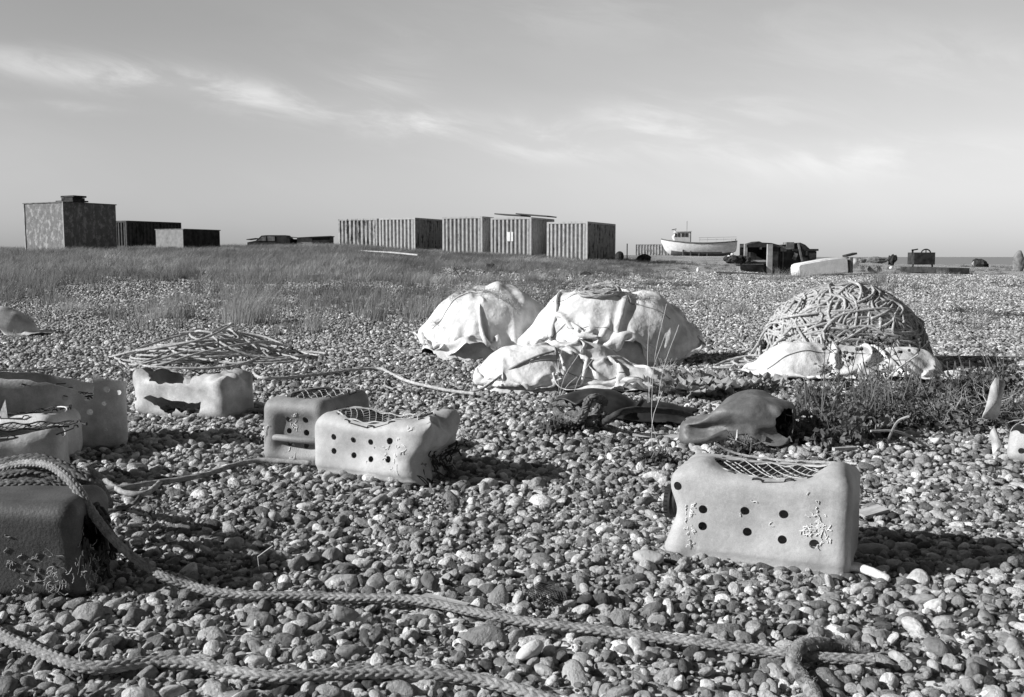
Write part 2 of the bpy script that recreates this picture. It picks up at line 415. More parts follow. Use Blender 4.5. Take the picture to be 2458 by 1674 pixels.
def scatter(name, variants, P, ROT, SCL, IDX, TONE=None):
    """ONE object holding the shapes and the places they are set down at; geometry nodes copy the shapes there"""
    K = len(variants); VV = []; FF = []; VID = []; c = 0; mats = []; MI = []
    for k, (v, fl, m) in enumerate(variants):
        if m not in mats: mats.append(m)
        for f in fl:
            FF.append(np.asarray(f) + c); MI.append(np.full(len(f), mats.index(m)))
        VV.append(v); VID.append(np.full(len(v), k)); c += len(v)
    VV.append(P); VID.append(np.full(len(P), -1))
    me = raw_mesh(name, np.concatenate(VV), FF)
    for m in mats: me.materials.append(m)
    me.polygons.foreach_set('material_index', np.concatenate(MI).astype(np.int32))
    me.polygons.foreach_set('use_smooth', [True] * len(me.polygons))
    def attr(nm, ty, arr, key):
        a = me.attributes.new(nm, ty, 'POINT'); full = np.zeros((len(me.vertices),) + arr.shape[1:], arr.dtype); full[c:] = arr
        a.data.foreach_set(key, full.ravel())
    a = me.attributes.new('vid', 'INT', 'POINT'); a.data.foreach_set('value', np.concatenate(VID).astype(np.int32))
    attr('rot', 'FLOAT_VECTOR', ROT.astype(np.float32), 'vector'); attr('scl', 'FLOAT_VECTOR', SCL.astype(np.float32), 'vector')
    attr('idx', 'INT', IDX.astype(np.int32), 'value')
    if TONE is not None: attr('tone', 'FLOAT', TONE.astype(np.float32), 'value')
    o = bpy.data.objects.new(name, me); COL.objects.link(o)
    ng = bpy.data.node_groups.new(name, 'GeometryNodeTree')
    ng.interface.new_socket('Geometry', in_out='INPUT', socket_type='NodeSocketGeometry')
    ng.interface.new_socket('Geometry', in_out='OUTPUT', socket_type='NodeSocketGeometry')
    N, L = ng.nodes, ng.links
    gi = N.new('NodeGroupInput'); go = N.new('NodeGroupOutput')
    def named(nm, ty):
        q = N.new('GeometryNodeInputNamedAttribute'); q.data_type = ty; q.inputs[0].default_value = nm; return q.outputs[0]
    vid = named('vid', 'INT')
    def sel(k):
        cpn = N.new('FunctionNodeCompare'); cpn.data_type = 'INT'; cpn.operation = 'EQUAL'
        L.new(vid, cpn.inputs[2]); cpn.inputs[3].default_value = k
        s = N.new('GeometryNodeSeparateGeometry'); s.domain = 'POINT'
        L.new(gi.outputs[0], s.inputs[0]); L.new(cpn.outputs[0], s.inputs[1]); return s.outputs[0]
    gti = N.new('GeometryNodeGeometryToInstance')
    for k in range(K): L.new(sel(k), gti.inputs[0])
    # one instance per variant: a Geometry to Instance for each, joined
    N.remove(gti); jn = N.new('GeometryNodeJoinGeometry')
    for k in range(K):
        q = N.new('GeometryNodeGeometryToInstance'); L.new(sel(k), q.inputs[0]); L.new(q.outputs[0], jn.inputs[0])
    iop = N.new('GeometryNodeInstanceOnPoints'); L.new(sel(-1), iop.inputs['Points']); L.new(jn.outputs[0], iop.inputs['Instance'])
    iop.inputs['Pick Instance'].default_value = True
    L.new(named('idx', 'INT'), iop.inputs['Instance Index'])
    e2r = N.new('FunctionNodeEulerToRotation'); L.new(named('rot', 'FLOAT_VECTOR'), e2r.inputs[0]); L.new(e2r.outputs[0], iop.inputs['Rotation'])
    L.new(named('scl', 'FLOAT_VECTOR'), iop.inputs['Scale'])
    L.new(iop.outputs[0], go.inputs[0])
    md = o.modifiers.new('scatter', 'NODES'); md.node_group = ng
    return o

# ---- pebbles
def ico(sub):
    bm = bmesh.new(); bmesh.ops.create_icosphere(bm, subdivisions=sub, radius=1.0)
    v = np.array([tuple(q.co) for q in bm.verts]); f = np.array([[w.index for w in q.verts] for q in bm.faces]); bm.free()
    return v, f
def pebble_mat():
    m = bpy.data.materials.new('flint pebble'); m.use_nodes = True
    n, l = m.node_tree.nodes, m.node_tree.links; b = n['Principled BSDF']
    b.inputs['Roughness'].default_value = .72; b.inputs['Specular IOR Level'].default_value = .28
    oi = n.new('ShaderNodeObjectInfo')
    cr = n.new('ShaderNodeValToRGB'); l.new(oi.outputs['Random'], cr.inputs[0]); e = cr.color_ramp.elements
    e[0].position = 0; e[0].color = g3(.06); e[1].position = 1; e[1].color = g3(.85)
    for p, v in ((.10, .14), (.35, .27), (.62, .40), (.84, .54), (.95, .70)): q = e.new(p); q.color = g3(v)
    tcn = n.new('ShaderNodeTexCoord')
    av = n.new('ShaderNodeVectorMath'); av.operation = 'ADD'; l.new(tcn.outputs['Object'], av.inputs[0])
    cmbn = n.new('ShaderNodeCombineXYZ'); ml = n.new('ShaderNodeMath'); ml.operation = 'MULTIPLY'; ml.inputs[1].default_value = 53.7
    l.new(oi.outputs['Random'], ml.inputs[0])
    for k in range(3): l.new(ml.outputs[0], cmbn.inputs[k])
    l.new(cmbn.outputs[0], av.inputs[1])
    t = n.new('ShaderNodeTexNoise'); t.inputs['Scale'].default_value = 1.6; t.inputs['Detail'].default_value = 8; t.inputs['Roughness'].default_value = .68; l.new(av.outputs[0], t.inputs['Vector'])
    mr = n.new('ShaderNodeMapRange'); mr.inputs[1].default_value = .28; mr.inputs[2].default_value = .72; mr.inputs[3].default_value = .55; mr.inputs[4].default_value = 1.4
    l.new(t.outputs[0], mr.inputs[0])
    mm = n.new('ShaderNodeMath'); mm.operation = 'MULTIPLY'; mm.use_clamp = True; l.new(cr.outputs[0], mm.inputs[0]); l.new(mr.outputs[0], mm.inputs[1])
    l.new(mm.outputs[0], b.inputs['Base Color'])
    bp = n.new('ShaderNodeBump'); bp.inputs['Distance'].default_value = .06; bp.inputs['Strength'].default_value = .6
    l.new(t.outputs[0], bp.inputs['Height']); l.new(bp.outputs[0], b.inputs['Normal'])
    return m
PM = pebble_mat()
def pebble_variants(K, sub, seed):
    r = np.random.default_rng(seed); out = []
    for k in range(K):
        v, f = ico(sub); v = v.copy()
        v *= (1 + .16 * fbm(v, .9, seed + k, 2))[:, None]
        v[:, 0] += .12 * vnoise(v, .8, seed + 50 + k)
        angular = r.random() < .5
        for _ in range(r.integers(2, 4) if not angular else r.integers(5, 9)):
            nrm = r.normal(size=3); nrm /= np.linalg.norm(nrm); c = r.uniform(.62, .92) if angular else r.uniform(.75, .95)
            d = v @ nrm - c; v -= np.where(d > 0, d * .88, 0)[:, None] * nrm
        if r.random() < .25:
            c = r.normal(size=3); c = c / np.linalg.norm(c) * 1.1; d = np.linalg.norm(v - c, axis=1)
            v *= (1 - .30 * np.exp(-(d / .5)**2))[:, None]
        v *= np.array([1, r.uniform(.62, .95), r.uniform(.42, .72)])
        out.append((v, [f], PM))
    return out
def field(d0, d1, sp, seed, spread=.62, left=None):
    r = np.random.default_rng(seed); ys = np.arange(d0, d1, sp); P = []
    for y in ys:
        xs = np.arange(-spread * y - .3, spread * y + .3, sp); P.append(np.stack([xs, np.full(len(xs), y)], 1))
    P = np.vstack(P); return P + r.uniform(-.5, .5, P.shape) * sp, r
def place_pebbles(name, d0, d1, sp, smin, smax, K, sub, seed, layers=1.0, mound=0.0):
    P, r = field(d0, d1, sp, seed)
    n = len(P); s = smin + (smax - smin) * r.random(n)**2.6
    big = r.random(n) < .03; s[big] *= r.uniform(1.2, 1.6, big.sum())
    z = gz(P[:, 0], P[:, 1]) + r.uniform(-.006, STONE, n) - s * .25
    rot = np.stack([r.normal(0, .38, n), r.normal(0, .38, n), r.uniform(0, 6.28, n)], 1)
    steep = r.random(n) < .16; rot[steep, 0] += r.uniform(.5, 1.5, steep.sum())
    scl = np.stack([s * r.uniform(.85, 1.3, n), s * r.uniform(.8, 1.1, n), s * r.uniform(.85, 1.15, n)], 1)
    return np.column_stack([P, z]), rot, scl, r.integers(0, K, n)
def cat4(*A): return [np.concatenate(q) for q in zip(*A)]
K = 28
pA = place_pebbles('a', 1.3, 3.6, .0235, .009, .026, K, 3, 21)
pA2 = place_pebbles('a', 1.3, 3.6, .060, .020, .032, K, 3, 22)
pB = place_pebbles('b', 3.6, 7.0, .026, .011, .027, K, 3, 23)
pB2 = place_pebbles('b', 3.6, 9.0, .08, .022, .036, K, 3, 24)
pC = place_pebbles('c', 7.0, 14.0, .036, .014, .031, K, 3, 25)
pD = place_pebbles('d', 14.0, 26.0, .066, .020, .042, K, 3, 26)
pA3 = place_pebbles('a', 1.3, 5.0, .16, .030, .046, K, 3, 27)
pA4 = place_pebbles('a', 1.3, 3.2, .019, .004, .009, K, 3, 28)
pE = place_pebbles('e', 26.0, 50.0, .115, .035, .065, K, 3, 29)
P_, R_, S_, I_ = cat4(pA, pA2, pA3, pA4, pB, pB2, pC, pD, pE)
variants = pebble_variants(K, 3, 5)
shingle = scatter('shingle', variants, P_, R_, S_, I_)
tag(shingle, 'loose grey and white flint pebbles covering the beach', 'pebbles', kind='stuff')

# ---- grass: tussocks of bent blades
def tussock(r, n, h, spread, lean, w):
    base = r.normal(0, spread, (n, 2)); hh = h * r.uniform(.45, 1.1, n)
    ang = r.uniform(0, 6.28, n); out = r.uniform(.05, .55, n)
    dx = np.cos(ang) * out + lean + base[:, 0] * 1.5; dy = np.sin(ang) * out + base[:, 1] * 1.5
    V = []; s = np.array([0, .4, .75, 1.0]); side = np.stack([-np.sin(ang + .7), np.cos(ang + .7)], 1)
    for i, t in enumerate(s):
        cx = base[:, 0] + dx * hh * t**1.8; cy = base[:, 1] + dy * hh * t**1.8; cz = hh * (t - .18 * t * t * np.hypot(dx, dy))
        ww = w * (1 - t * .85) * .5
        V.append(np.stack([cx - side[:, 0]*ww, cy - side[:, 1]*ww, cz], 1)); V.append(np.stack([cx + side[:, 0]*ww, cy + side[:, 1]*ww, cz], 1))
    V = np.stack(V, 1).reshape(-1, 3); b = np.arange(n)[:, None] * 8
    Q = np.concatenate([b + np.array([[2*k, 2*k+1, 2*k+3, 2*k+2]]) for k in range(3)])
    return V, Q
gr = np.random.default_rng(31); GV = []
for k in range(8):
    v, q = tussock(gr, 34, .32, .05, .24, .009); GV.append((v, [q], M['grass']))
for k in range(4):
    v, q = tussock(gr, 34, .17, .08, .12, .012); GV.append((v, [q], M['grass']))
def grass_points():
    r = np.random.default_rng(5); n = 62000
    d = np.sqrt(r.uniform(9.0**2, 84**2, n)); px = r.uniform(-700, 3100, n); x = (px - CX) / F * d
    tf = turf_amount(x, d); PP = np.column_stack([x, d, np.zeros(n)])
    patch = .5 + .5 * fbm(PP, .22, 3, 3) + .35 * fbm(PP, 1.1, 9, 2)
    dens = np.clip(tf * 1.8 * np.clip(patch * 3.0 - 1.15 + .6*tf, 0, 1.4), 0, 1)
    right = np.clip((px - 1450) / 350, 0, 1); dens *= 1 - .72 * right
    keep = r.random(n) < dens
    x, d, px, pa = x[keep], d[keep], px[keep], patch[keep]; m = len(x)
    z = gz(x, d) - .01; leftness = 1 - np.clip((px - 900) / 500, 0, 1)
    s = r.uniform(.45, 1.3, m) * (.62 + .38 * leftness) * (1 + .3 * np.clip(pa - .6, 0, 1))
    tall = r.random(m) < (.25 + .55 * leftness)
    idx = np.where(tall, r.integers(0, 8, m), r.integers(8, 12, m))
    rot = np.stack([r.normal(0, .08, m), r.normal(0, .08, m), r.normal(0, .8, m)], 1)
    wide = 1 + np.clip((d - 20) / 32, 0, 1.4)
    P3 = np.column_stack([x, d, np.zeros(m)])
    tone = np.clip(.80 + .85 * fbm(P3, .35, 21, 3) + .5 * fbm(P3, 1.7, 22, 2), .22, 2.0)
    return np.column_stack([x, d, z]), rot, np.stack([s * wide, s * wide, s], 1), idx, tone
a, b, c, d_, tn_ = grass_points()
grass = scatter('grass', GV, a, b, c, d_, tn_)
tag(grass, 'dry dune grass growing through the shingle bank', 'grass', kind='stuff')

# ================================================================== JERRY CANS
def rounded_box(L, D, H, r, n=22):
    """welded rounded box: x 0..L, y 0..D (front face y=0), z 0..H"""
    c = np.linspace(-1, 1, n + 1); A, B = np.meshgrid(c, c, indexing='ij'); V = []; Fq = []
    i = np.arange(n)[:, None] * (n+1) + np.arange(n)[None, :]
    q = np.stack([i, i+n+1, i+n+2, i+1], -1).reshape(-1, 4)
    for ax in range(3):
        for sg in (-1, 1):
            P = np.zeros((A.size, 3)); P[:, ax] = sg; P[:, (ax+1) % 3] = A.ravel(); P[:, (ax+2) % 3] = B.ravel()
            V.append(P); Fq.append((q if sg > 0 else q[:, ::-1]) + (len(V)-1) * A.size)
    V = np.concatenate(V); Fq = np.concatenate(Fq)
    key = np.round(V * 1e5).astype(np.int64); _, first, inv = np.unique(key, axis=0, return_index=True, return_inverse=True)
    inv = inv.ravel(); V = V[first]; Fq = inv[Fq]
    h = np.array([L, D, H]) / 2
    S = V * h
    # gather more rows at the rounded edges
    inner = h - r; c_ = np.clip(S, -inner, inner); d = S - c_; nn = np.linalg.norm(d, axis=1)
    S = np.where(nn[:, None] > 1e-9, c_ + d / np.maximum(nn, 1e-9)[:, None] * r, S)
    return S + h, Fq
def eval_bool(V, Fq, cutters, thick, m, pre=None):
    me = raw_mesh('tmp', V, [Fq]); me.materials.append(m)
    o = bpy.data.objects.new('tmp', me); COL.objects.link(o)
    bm = bmesh.new(); bm.from_mesh(me); bmesh.ops.recalc_face_normals(bm, faces=bm.faces); bm.to_mesh(me); bm.free()
    s = o.modifiers.new('s', 'SOLIDIFY'); s.thickness = thick; s.offset = -1
    tmp = [o]
    for cu_ in cutters:
        cm = raw_mesh('c', cu_.V(), cu_.f); bm = bmesh.new(); bm.from_mesh(cm)
        bmesh.ops.remove_doubles(bm, verts=bm.verts, dist=1e-6); bmesh.ops.recalc_face_normals(bm, faces=bm.faces); bm.to_mesh(cm); bm.free()
        co = bpy.data.objects.new('c', cm); COL.objects.link(co); tmp.append(co)
        b = o.modifiers.new('b', 'BOOLEAN'); b.operation = 'DIFFERENCE'; b.solver = 'EXACT'; b.object = co
    bpy.context.view_layer.update()
    out = bpy.data.meshes.new_from_object(o.evaluated_get(bpy.context.evaluated_depsgraph_get()))
    for q in tmp: bpy.data.objects.remove(q)
    out.materials.clear(); out.materials.append(m)
    return out
def ellipsoid(mb, c, s, n=16, rag=0.0, seed=0):
    u = np.linspace(0, np.pi, n); w = np.linspace(0, 2*np.pi, 2*n, endpoint=False)
    U, Wd = np.meshgrid(u[1:-1], w, indexing='ij')
    P = np.stack([np.sin(U)*np.cos(Wd), np.sin(U)*np.sin(Wd), np.cos(U)], -1).reshape(-1, 3)
    if rag: P *= (1 + rag * vnoise(P, 5, seed))[:, None]
    P = np.vstack([P, [[0, 0, 1], [0, 0, -1]]]); k = 2*n; rows = n-2; FL = []
    i = np.arange(rows-1)[:, None]*k; j = np.arange(k)[None, :]; j2 = (j+1) % k
    FL.append(np.stack([i+j, i+j2, i+k+j2, i+k+j], -1).reshape(-1, 4)[:, ::-1])
    t = len(P)-2; FL.append(np.array([[t, b, a] for a, b in zip(range(k), [(x+1) % k for x in range(k)])])[:, ::-1]); off = (rows-1)*k
    FL.append(np.array([[t+1, off+a, off+(a+1) % k] for a in range(k)])[:, ::-1])
    mb.add(P * np.array(s) + np.array(c), FL)
def ragpoly(pts, amp, seed, sub=5):
    r = random.Random(seed); out = []
    for i in range(len(pts)):
        a, b = pts[i], pts[(i+1) % len(pts)]
        for k in range(sub):
            t = k / sub; j = amp if k else 0
            out.append((a[0]+(b[0]-a[0])*t + r.uniform(-j, j), a[1]+(b[1]-a[1])*t + r.uniform(-j, j)))
    return out
def squiggles(mb, spots, seed, surf):
    """little chalky worm tubes; surf(u,v)->(point, normal)"""
    r = random.Random(seed)
    for (u, v, n, sp) in spots:
        for _ in range(max(1, int(n*.62))):
            a = r.uniform(0, 6.28); x, z = u + r.gauss(0, sp), v + r.gauss(0, sp * 1.6); P = []
            for k in range(r.randint(5, 11)):
                p, nn = surf(x, z); P.append(np.array(p) + np.array(nn) * .0012); a += r.gauss(0, .8); x += math.cos(a) * .0024; z += math.sin(a) * .0024
            mb.tube(P, r.uniform(.0008, .0014), 5)
def jerry(label, pL, pR, D, H, mtl, *, r=.045, rootdz=-.020, holes=(), top=None, cuts=(), deform=None, profile=None,
          net=None, stitches=0, crust=(), bigcrust=None, cap=None, bar=None, group='cut-open jerry cans used as pots', name='jerry_can', cat='jerry can', thick=.004, netmat='net', end_holes=(), rim=True, length=None, n=26):
    """pL,pR: the two ends of the front bottom edge in the world"""
    d = pR - pL; L = length or math.hypot(d.x, d.y); rz = math.atan2(d.y, d.x)
    root = empty(name, Vector((pL.x, pL.y, min(pL.z, pR.z) + rootdz)), rz)
    tag(root, label, cat, group)
    V, Fq = rounded_box(L, D, H, r, n)
    prof = profile or (lambda P: P)
    V = prof(V)
    cutters = list(cuts)
    if holes or end_holes:
        c = MB()
        for (x, z, rr) in holes: c.cyl((x, .0, z), rr, .12, 20, 'Y')
        for (y, z, rr) in end_holes: c.cyl((L, y, z), rr, .12, 20, 'X')
        cutters.append(c)
    if top:
        c = MB(); ellipsoid(c, (top[0], top[1], H + top[5]), (top[2], top[3], top[4]), 18, top[6] if len(top) > 6 else 0, 3); cutters.append(c)
    me = eval_bool(V, Fq, cutters, thick, mtl)
    dfm = deform or (lambda P: P)
    co = np.empty(len(me.vertices) * 3, np.float32); me.vertices.foreach_get('co', co)
    co = dfm(co.reshape(-1, 3).astype(float)); me.vertices.foreach_set('co', co.astype(np.float32).ravel()); me.update()
    if crust or bigcrust:
        mb = MB()
        if crust: squiggles(mb, crust, 3, lambda x, z: ((x, prof(np.array([[x, 0., z]]))[0][1] - .0005, z), (0, -1, 0)))
        if bigcrust: bigcrust(mb)
        cm = raw_mesh('c', dfm(mb.V()), mb.f); bm = bmesh.new(); bm.from_mesh(me); nf = len(bm.faces); bm.from_mesh(cm); bm.faces.ensure_lookup_table()
        for f_ in bm.faces[nf:]: f_.material_index = 1
        bm.to_mesh(me); bm.free(); me.materials.append(M['crust'] if mtl is not M['can_dark'] else M['rope'])
    link('shell', me, root, angle=50)
    def part(mb, nm, mt, smooth=True):
        V_ = mb.V()
        if len(V_) == 0: return None
        me_ = raw_mesh(nm, dfm(V_), mb.f); me_.materials.append(M[mt]); return link(nm, me_, root, smooth=smooth)
    if net:
        x0, x1, y0, y1, z, cell, sag = net; mb = MB(); rows = max(3, int((y1-y0) / cell)); cols = int((x1-x0) / cell / 1.4)
        def q(u, v):
            x = x0 + (x1-x0)*u; y = y0 + (y1-y0)*v
            w = 1 - .35*abs(2*u-1)**3
            y = (y0+y1)/2 + (y-(y0+y1)/2)*w
            return (x, y, z - sag*4*u*(1-u)*(.35+.65*4*v*(1-v)) + .004*math.sin(u*23+v*11))
        for j in range(rows + 1):
            P = []
            for i in range(cols*4 + 1):
                u = i/(cols*4); ph = (i % 4); zz = (0, .5, 1, .5)[ph]
                if j % 2: zz = 1 - zz
                P.append(q(u, min(1, max(0, (j - .5 + zz) / rows))))
            mb.tube(P, .0013, 5)
        for v in (0, 1):
            mb.tube([q(i/40, v) for i in range(41)], .0028, 6, twist=.012, lay=.2)
        part(mb, 'netting', netmat)
    if stitches and top:
        mb = MB(); rr = random.Random(stitches); PL = []
        for k in range(stitches):
            a = 2*math.pi*(k + rr.uniform(-.2, .2))/stitches; k2 = (1 - min(1, abs(top[5])/top[4])**2)**.5 + .0
            ex, ey = top[2]*k2 + .016, top[3]*k2 + .014
            x, y = top[0] + ex*math.cos(a), top[1] + ey*math.sin(a); y = min(max(y, .012), D-.012); z = H + .001
            inset = min(y, D - y); z = H - (r - math.sqrt(max(0, r*r - max(0, r-inset)**2))) + .002
            tx, ty = -math.sin(a), math.cos(a) * .6
            PL += [(x - tx*.014, y - ty*.014, z - .008), (x - tx*.010, y - ty*.010, z), (x, y, z+.002), (x + tx*.010, y + ty*.010, z), (x + tx*.014, y + ty*.014, z - .008)]
        mb.tube(PL, .0026, 6); part(mb, 'lacing', 'cord')
    if cap:
        x, y, z, rr, ax = cap; mb = MB(); a = np.array(ax, float)
        mb.tube([np.array((x, y, z)), np.array((x, y, z)) + a*.030], rr, 26)
        mb.tube([np.array((x, y, z)) + a*.012, np.array((x, y, z)) + a*.018], rr*1.12, 26)
        for k in range(26):
            t = 2*math.pi*k/26; u = np.array((0, math.cos(t), math.sin(t))) if abs(a[0]) > .5 else np.array((math.cos(t), 0, math.sin(t)))
            mb.tube([np.array((x, y, z)) + a*.019 + u*rr*1.02, np.array((x, y, z)) + a*.029 + u*rr*1.02], .0022, 4)
        part(mb, 'screw_cap', 'black')
    if bar:
        mb = MB(); mb.tube(spline(bar, .01), .0135, 12); o = part(mb, 'handle', 'can_mid')
    return root, L, part
def g(x, c, w): return np.exp(-((x - c) / w)**2)

# --- A: the large can at right, front, cap to the left
pL, pR = at(1597, 1322), at(2042, 1383)
def profA(P):
    P = P.copy(); x, y, z = P.T
    front = g(y, 0, .05)
    P[:, 0] += .022 * g(z, .135, .048) * g(x, 0, .06) - .010 * g(z, .03, .03) * g(x, 0, .08)
    P[:, 0] += .010 * g(z, .25, .03) * g(x, 0, .07)                         # slanting shoulder
    P[:, 1] += .006 * front * g(x, .068, .004) + .004 * front * g(x, .40, .02)   # mould seams
    P[:, 1] += .006 * front * g(z, .028, .008) * (x > .05)
    P[:, 1] += front * .010 * g(x, .24, .12) * g(z, .13, .07) 
    P[:, 0] -= .022 * g(x, .49, .06) * (g(y, .13, .06)) * g(z, .13, .06)
    P[:, 2] += .030 * g(x, .42, .05) * g(z, .25, .05) * g(y, .10, .10) + .020 * g(x, .085, .035) * g(z, .25, .05) * g(y, .08, .10)
    P += .0035 * np.stack([fbm(P, 7, 3), fbm(P, 7, 4), fbm(P, 7, 5)], 1)
    return P
def defA(P):
    P = P.copy(); x, y, z = P.T
    P[:, 2] -= .008 * g(x, .25, .13) * np.clip(z / .25, 0, 1)**2
    P[:, 1] -= .006 * np.sin(x * 6) * np.clip(z / .25, 0, 1)
    return P
holesA = [(.030, .205, .0115), (.098, .150, .0115), (.098, .105, .0115), (.205, .158, .0115), (.212, .102, .0115), (.302, .160, .012), (.300, .092, .0115), (.378, .090, .0122)]
A, LA, partA = jerry('large grey jerry can at front right, net laced over its cut-out top, black cap',
   pL, pR, .26, .252, M['can'], r=.036, holes=holesA, top=(.255, .125, .155, .098, .060, .012, .05), profile=profA, deform=defA,
   net=(.125, .40, .028, .222, .252, .021, .018), stitches=15,
   crust=[(.062, .145, 34, .004), (.060, .12, 14, .003), (.064, .09, 24, .003), (.066, .055, 10, .003), (.388, .135, 60, .008), (.36, .12, 20, .004), (.405, .10, 12, .01), (.37, .165, 5, .006), (.38, .19, 5, .01), (.15, .17, 2, .02), (.3, .12, 3, .03), (.23, .20, 2, .03)],
   cap=(.000, .13, .130, .044, (-1, 0, 0)))
mb = MB(); P = [(.46, .20, .262), (.30, .236, .256), (.15, .228, .262), (.085, .20, .29)]
mb.tube(spline(P, .01), .0035, 6, twist=.02, lay=.2); partA(mb, 'rim_cord', 'rope')

# --- B: centre can with a crushed right end
pL, pR = at(741, 1126), at(1012, 1167)
def profB(P):
    P = P.copy(); x, y, z = P.T; front = g(y, 0, .05)
    P[:, 0] += .020 * g(z, .24, .04) * g(x, 0, .07)
    P[:, 1] += .005 * front * g(x, .085, .004) + .004 * front * g(x, .38, .012)
    P[:, 1] += front * .012 * g(x, .24, .13) * g(z, .12, .06)
    P[:, 1] += .005 * front * g(z, .03, .007)
    P += .004 * np.stack([fbm(P, 7, 13), fbm(P, 7, 14), fbm(P, 7, 15)], 1)
    return P
def defB(P):
    P = P.copy(); x, y, z = P.T; L = .52
    e = np.clip((x - .36) / .16, 0, 1)
    P[:, 2] -= .018 * g(x, .24, .12) * np.clip(z / .24, 0, 1)**2
    P += (e * .030)[:, None] * np.stack([fbm(P, 11, 33), fbm(P, 11, 34), fbm(P, 11, 35)], 1)
    P[:, 0] += e * .036 * np.clip(z / .24, 0, 1)**2 - e * .03 * g(z, .08, .05)
    P[:, 2] += e * .018 * np.clip(z / .24, 0, 1)
    return P
holesB = [(.115, .158, .0115), (.115, .105, .0115), (.20, .158, .0115), (.20, .098, .0115), (.278, .158, .0118), (.278, .092, .0115), (.362, .165, .013), (.355, .098, .0125)]
rB, LB, partB = jerry('grey jerry can with a crushed torn right end and two even rows of holes',
   pL, pR, .25, .238, M['can'], r=.05, holes=holesB, top=(.25, .125, .19, .102, .066, .008, .06), profile=profB, deform=defB,
   net=(.09, .40, .03, .215, .240, .020, .022), stitches=13, netmat='net',
   crust=[(.42, .15, 12, .02), (.34, .11, 12, .012), (.40, .10, 10, .012), (.27, .10, 3, .01), (.42, .19, 8, .02), (.40, .05, 5, .02), (.30, .13, 3, .02)])
mb = MB(); r_ = random.Random(4)
for k in range(26):      # torn flaps and weed hanging in the burst end
    y0, z0 = r_.uniform(.02, .22), r_.uniform(.02, .14); P = [(.50, y0, z0)]
    for q in range(5): P.append((P[-1][0] + r_.uniform(-.006, .014), P[-1][1] + r_.gauss(0, .014), P[-1][2] + r_.gauss(-.004, .014)))
    mb.tube(spline(P, .008), r_.uniform(.0015, .004), 5)
partB(mb, 'tangled_cord', 'cord')

# --- C: can standing behind B, showing its handle recess
pL, pR = at(624, 1104), at(792, 1113)
def profC(P):
    P = P.copy(); x, y, z = P.T; front = g(y, 0, .035)
    box_ = (1/(1+np.exp(-(x-.075)/.010))) * (1/(1+np.exp((x-.245)/.010))) * (1/(1+np.exp(-(z-.06)/.010))) * (1/(1+np.exp((z-.195)/.010)))
    P[:, 1] += front * .032 * box_
    P += .003 * np.stack([fbm(P, 8, 23), fbm(P, 8, 24), fbm(P, 8, 25)], 1)
    return P
holesC = [(.115, .180, .011), (.190, .182, .012), (.115, .135, .011), (.190, .132, .012), (.190, .082, .011), (.118, .084, .008)]
rC, LC, partC = jerry('darker grey jerry can end-on behind the middle can, handle bar across its recessed end',
   pL, pR, .40, .262, M['can_mid'], r=.048, holes=holesC, top=(.15, .215, .105, .165, .055, .010, .05), profile=profC,
   net=(.05, .25, .06, .375, .258, .022, .014), stitches=10, length=.285, netmat='net', n=34,
   crust=[(.14, .165, 20, .014), (.13, .075, 14, .014), (.02, .12, 10, .008), (.15, .03, 5, .012), (.03, .16, 4, .01)],
   bar=[(.062, .012, .108), (.085, .004, .111), (.15, -.002, .110), (.22, .002, .108), (.262, .014, .104)])

# --- D: the torn white can
pL, pR = at(316, 990), at(540, 1004)
c1 = MB(); c1.prism(ragpoly([(.08, .10), (.13, .115), (.22, .10), (.36, .085), (.44, .10), (.42, .03), (.33, .025), (.28, .055), (.24, .01), (.20, .04), (.15, .065)], .006, 4, 4), -.03, .03)
def profD(P):
    P = P.copy(); P += .010 * np.stack([fbm(P, 6, 43), fbm(P, 6, 44), fbm(P, 6, 45)], 1); return P
def defD(P):
    P = P.copy(); x, y, z = P.T; t = np.clip((z - .12) / .10, 0, 1)
    P[:, 2] += t * .03 * fbm(P, 14, 51) + t * .03 * g(x, .5, .09) + t*.02*g(x, .0, .05); P[:, 0] += t * .02 * fbm(P, 12, 52) - t*.02*g(x, 0, .06)
    return P
rD, LD, partD = jerry('torn white jerry can below the loose rope coil, its top and front ripped open',
   pL, pR, .25, .215, M['can_pale'], r=.05, top=(.25, .12, .235, .135, .085, -.005, .14), profile=profD, deform=defD, cuts=[c1],
   holes=[(.03, .09, .010)], net=(.25, .44, .12, .24, .205, .018, .01), netmat='cord', thick=.003)

# --- E: the big split container at the left edge
pL, pR = at(-150, 1108), at(311, 1068)
c2 = MB(); c2.prism(ragpoly([(-.1, .335), (.12, .33), (.30, .315), (.42, .29), (.50, .262), (.54, .225), (.558, .225), (.565, .325), (.62, .300), (.70, .285), (.95, .285), (.95, .6), (-.1, .6)], .004, 8, 4), -.10, .20)
c2b = MB(); c2b.prism(ragpoly([(.10, .40), (.14, .325), (.30, .31), (.44, .28), (.60, .25), (.95, .25), (.95, .6), (.10, .6)], .006, 9, 4), .205, .6)
def profE(P):
    P = P.copy(); x, y, z = P.T; P[:, 1] += .05 * (z / .3)**2; P += .006 * np.stack([fbm(P, 5, 63), fbm(P, 5, 64), fbm(P, 5, 65)], 1); return P
rE, LE, partE = jerry('large grey container at the left edge slit along its top, one corner standing up',
   pL, pR, .34, .345, M['can_pale'], r=.06, cuts=[c2, c2b], profile=profE, holes=[(.455, .236, .012), (.545, .175, .012), (.535, .225, .008), (.612, .262, .013), (.658, .245, .010), (.605, .10, .007), (.60, .205, .009)],
   thick=.005, n=30)
mb = MB(); r_ = random.Random(9)
for k in range(14): mb.tube([( .30 + .018*k + r_.uniform(-.004,.004), .045+r_.uniform(0,.006), .300 - .0055*k), (.315 + .018*k, .047, .294 - .0055*k)], .003, 5)
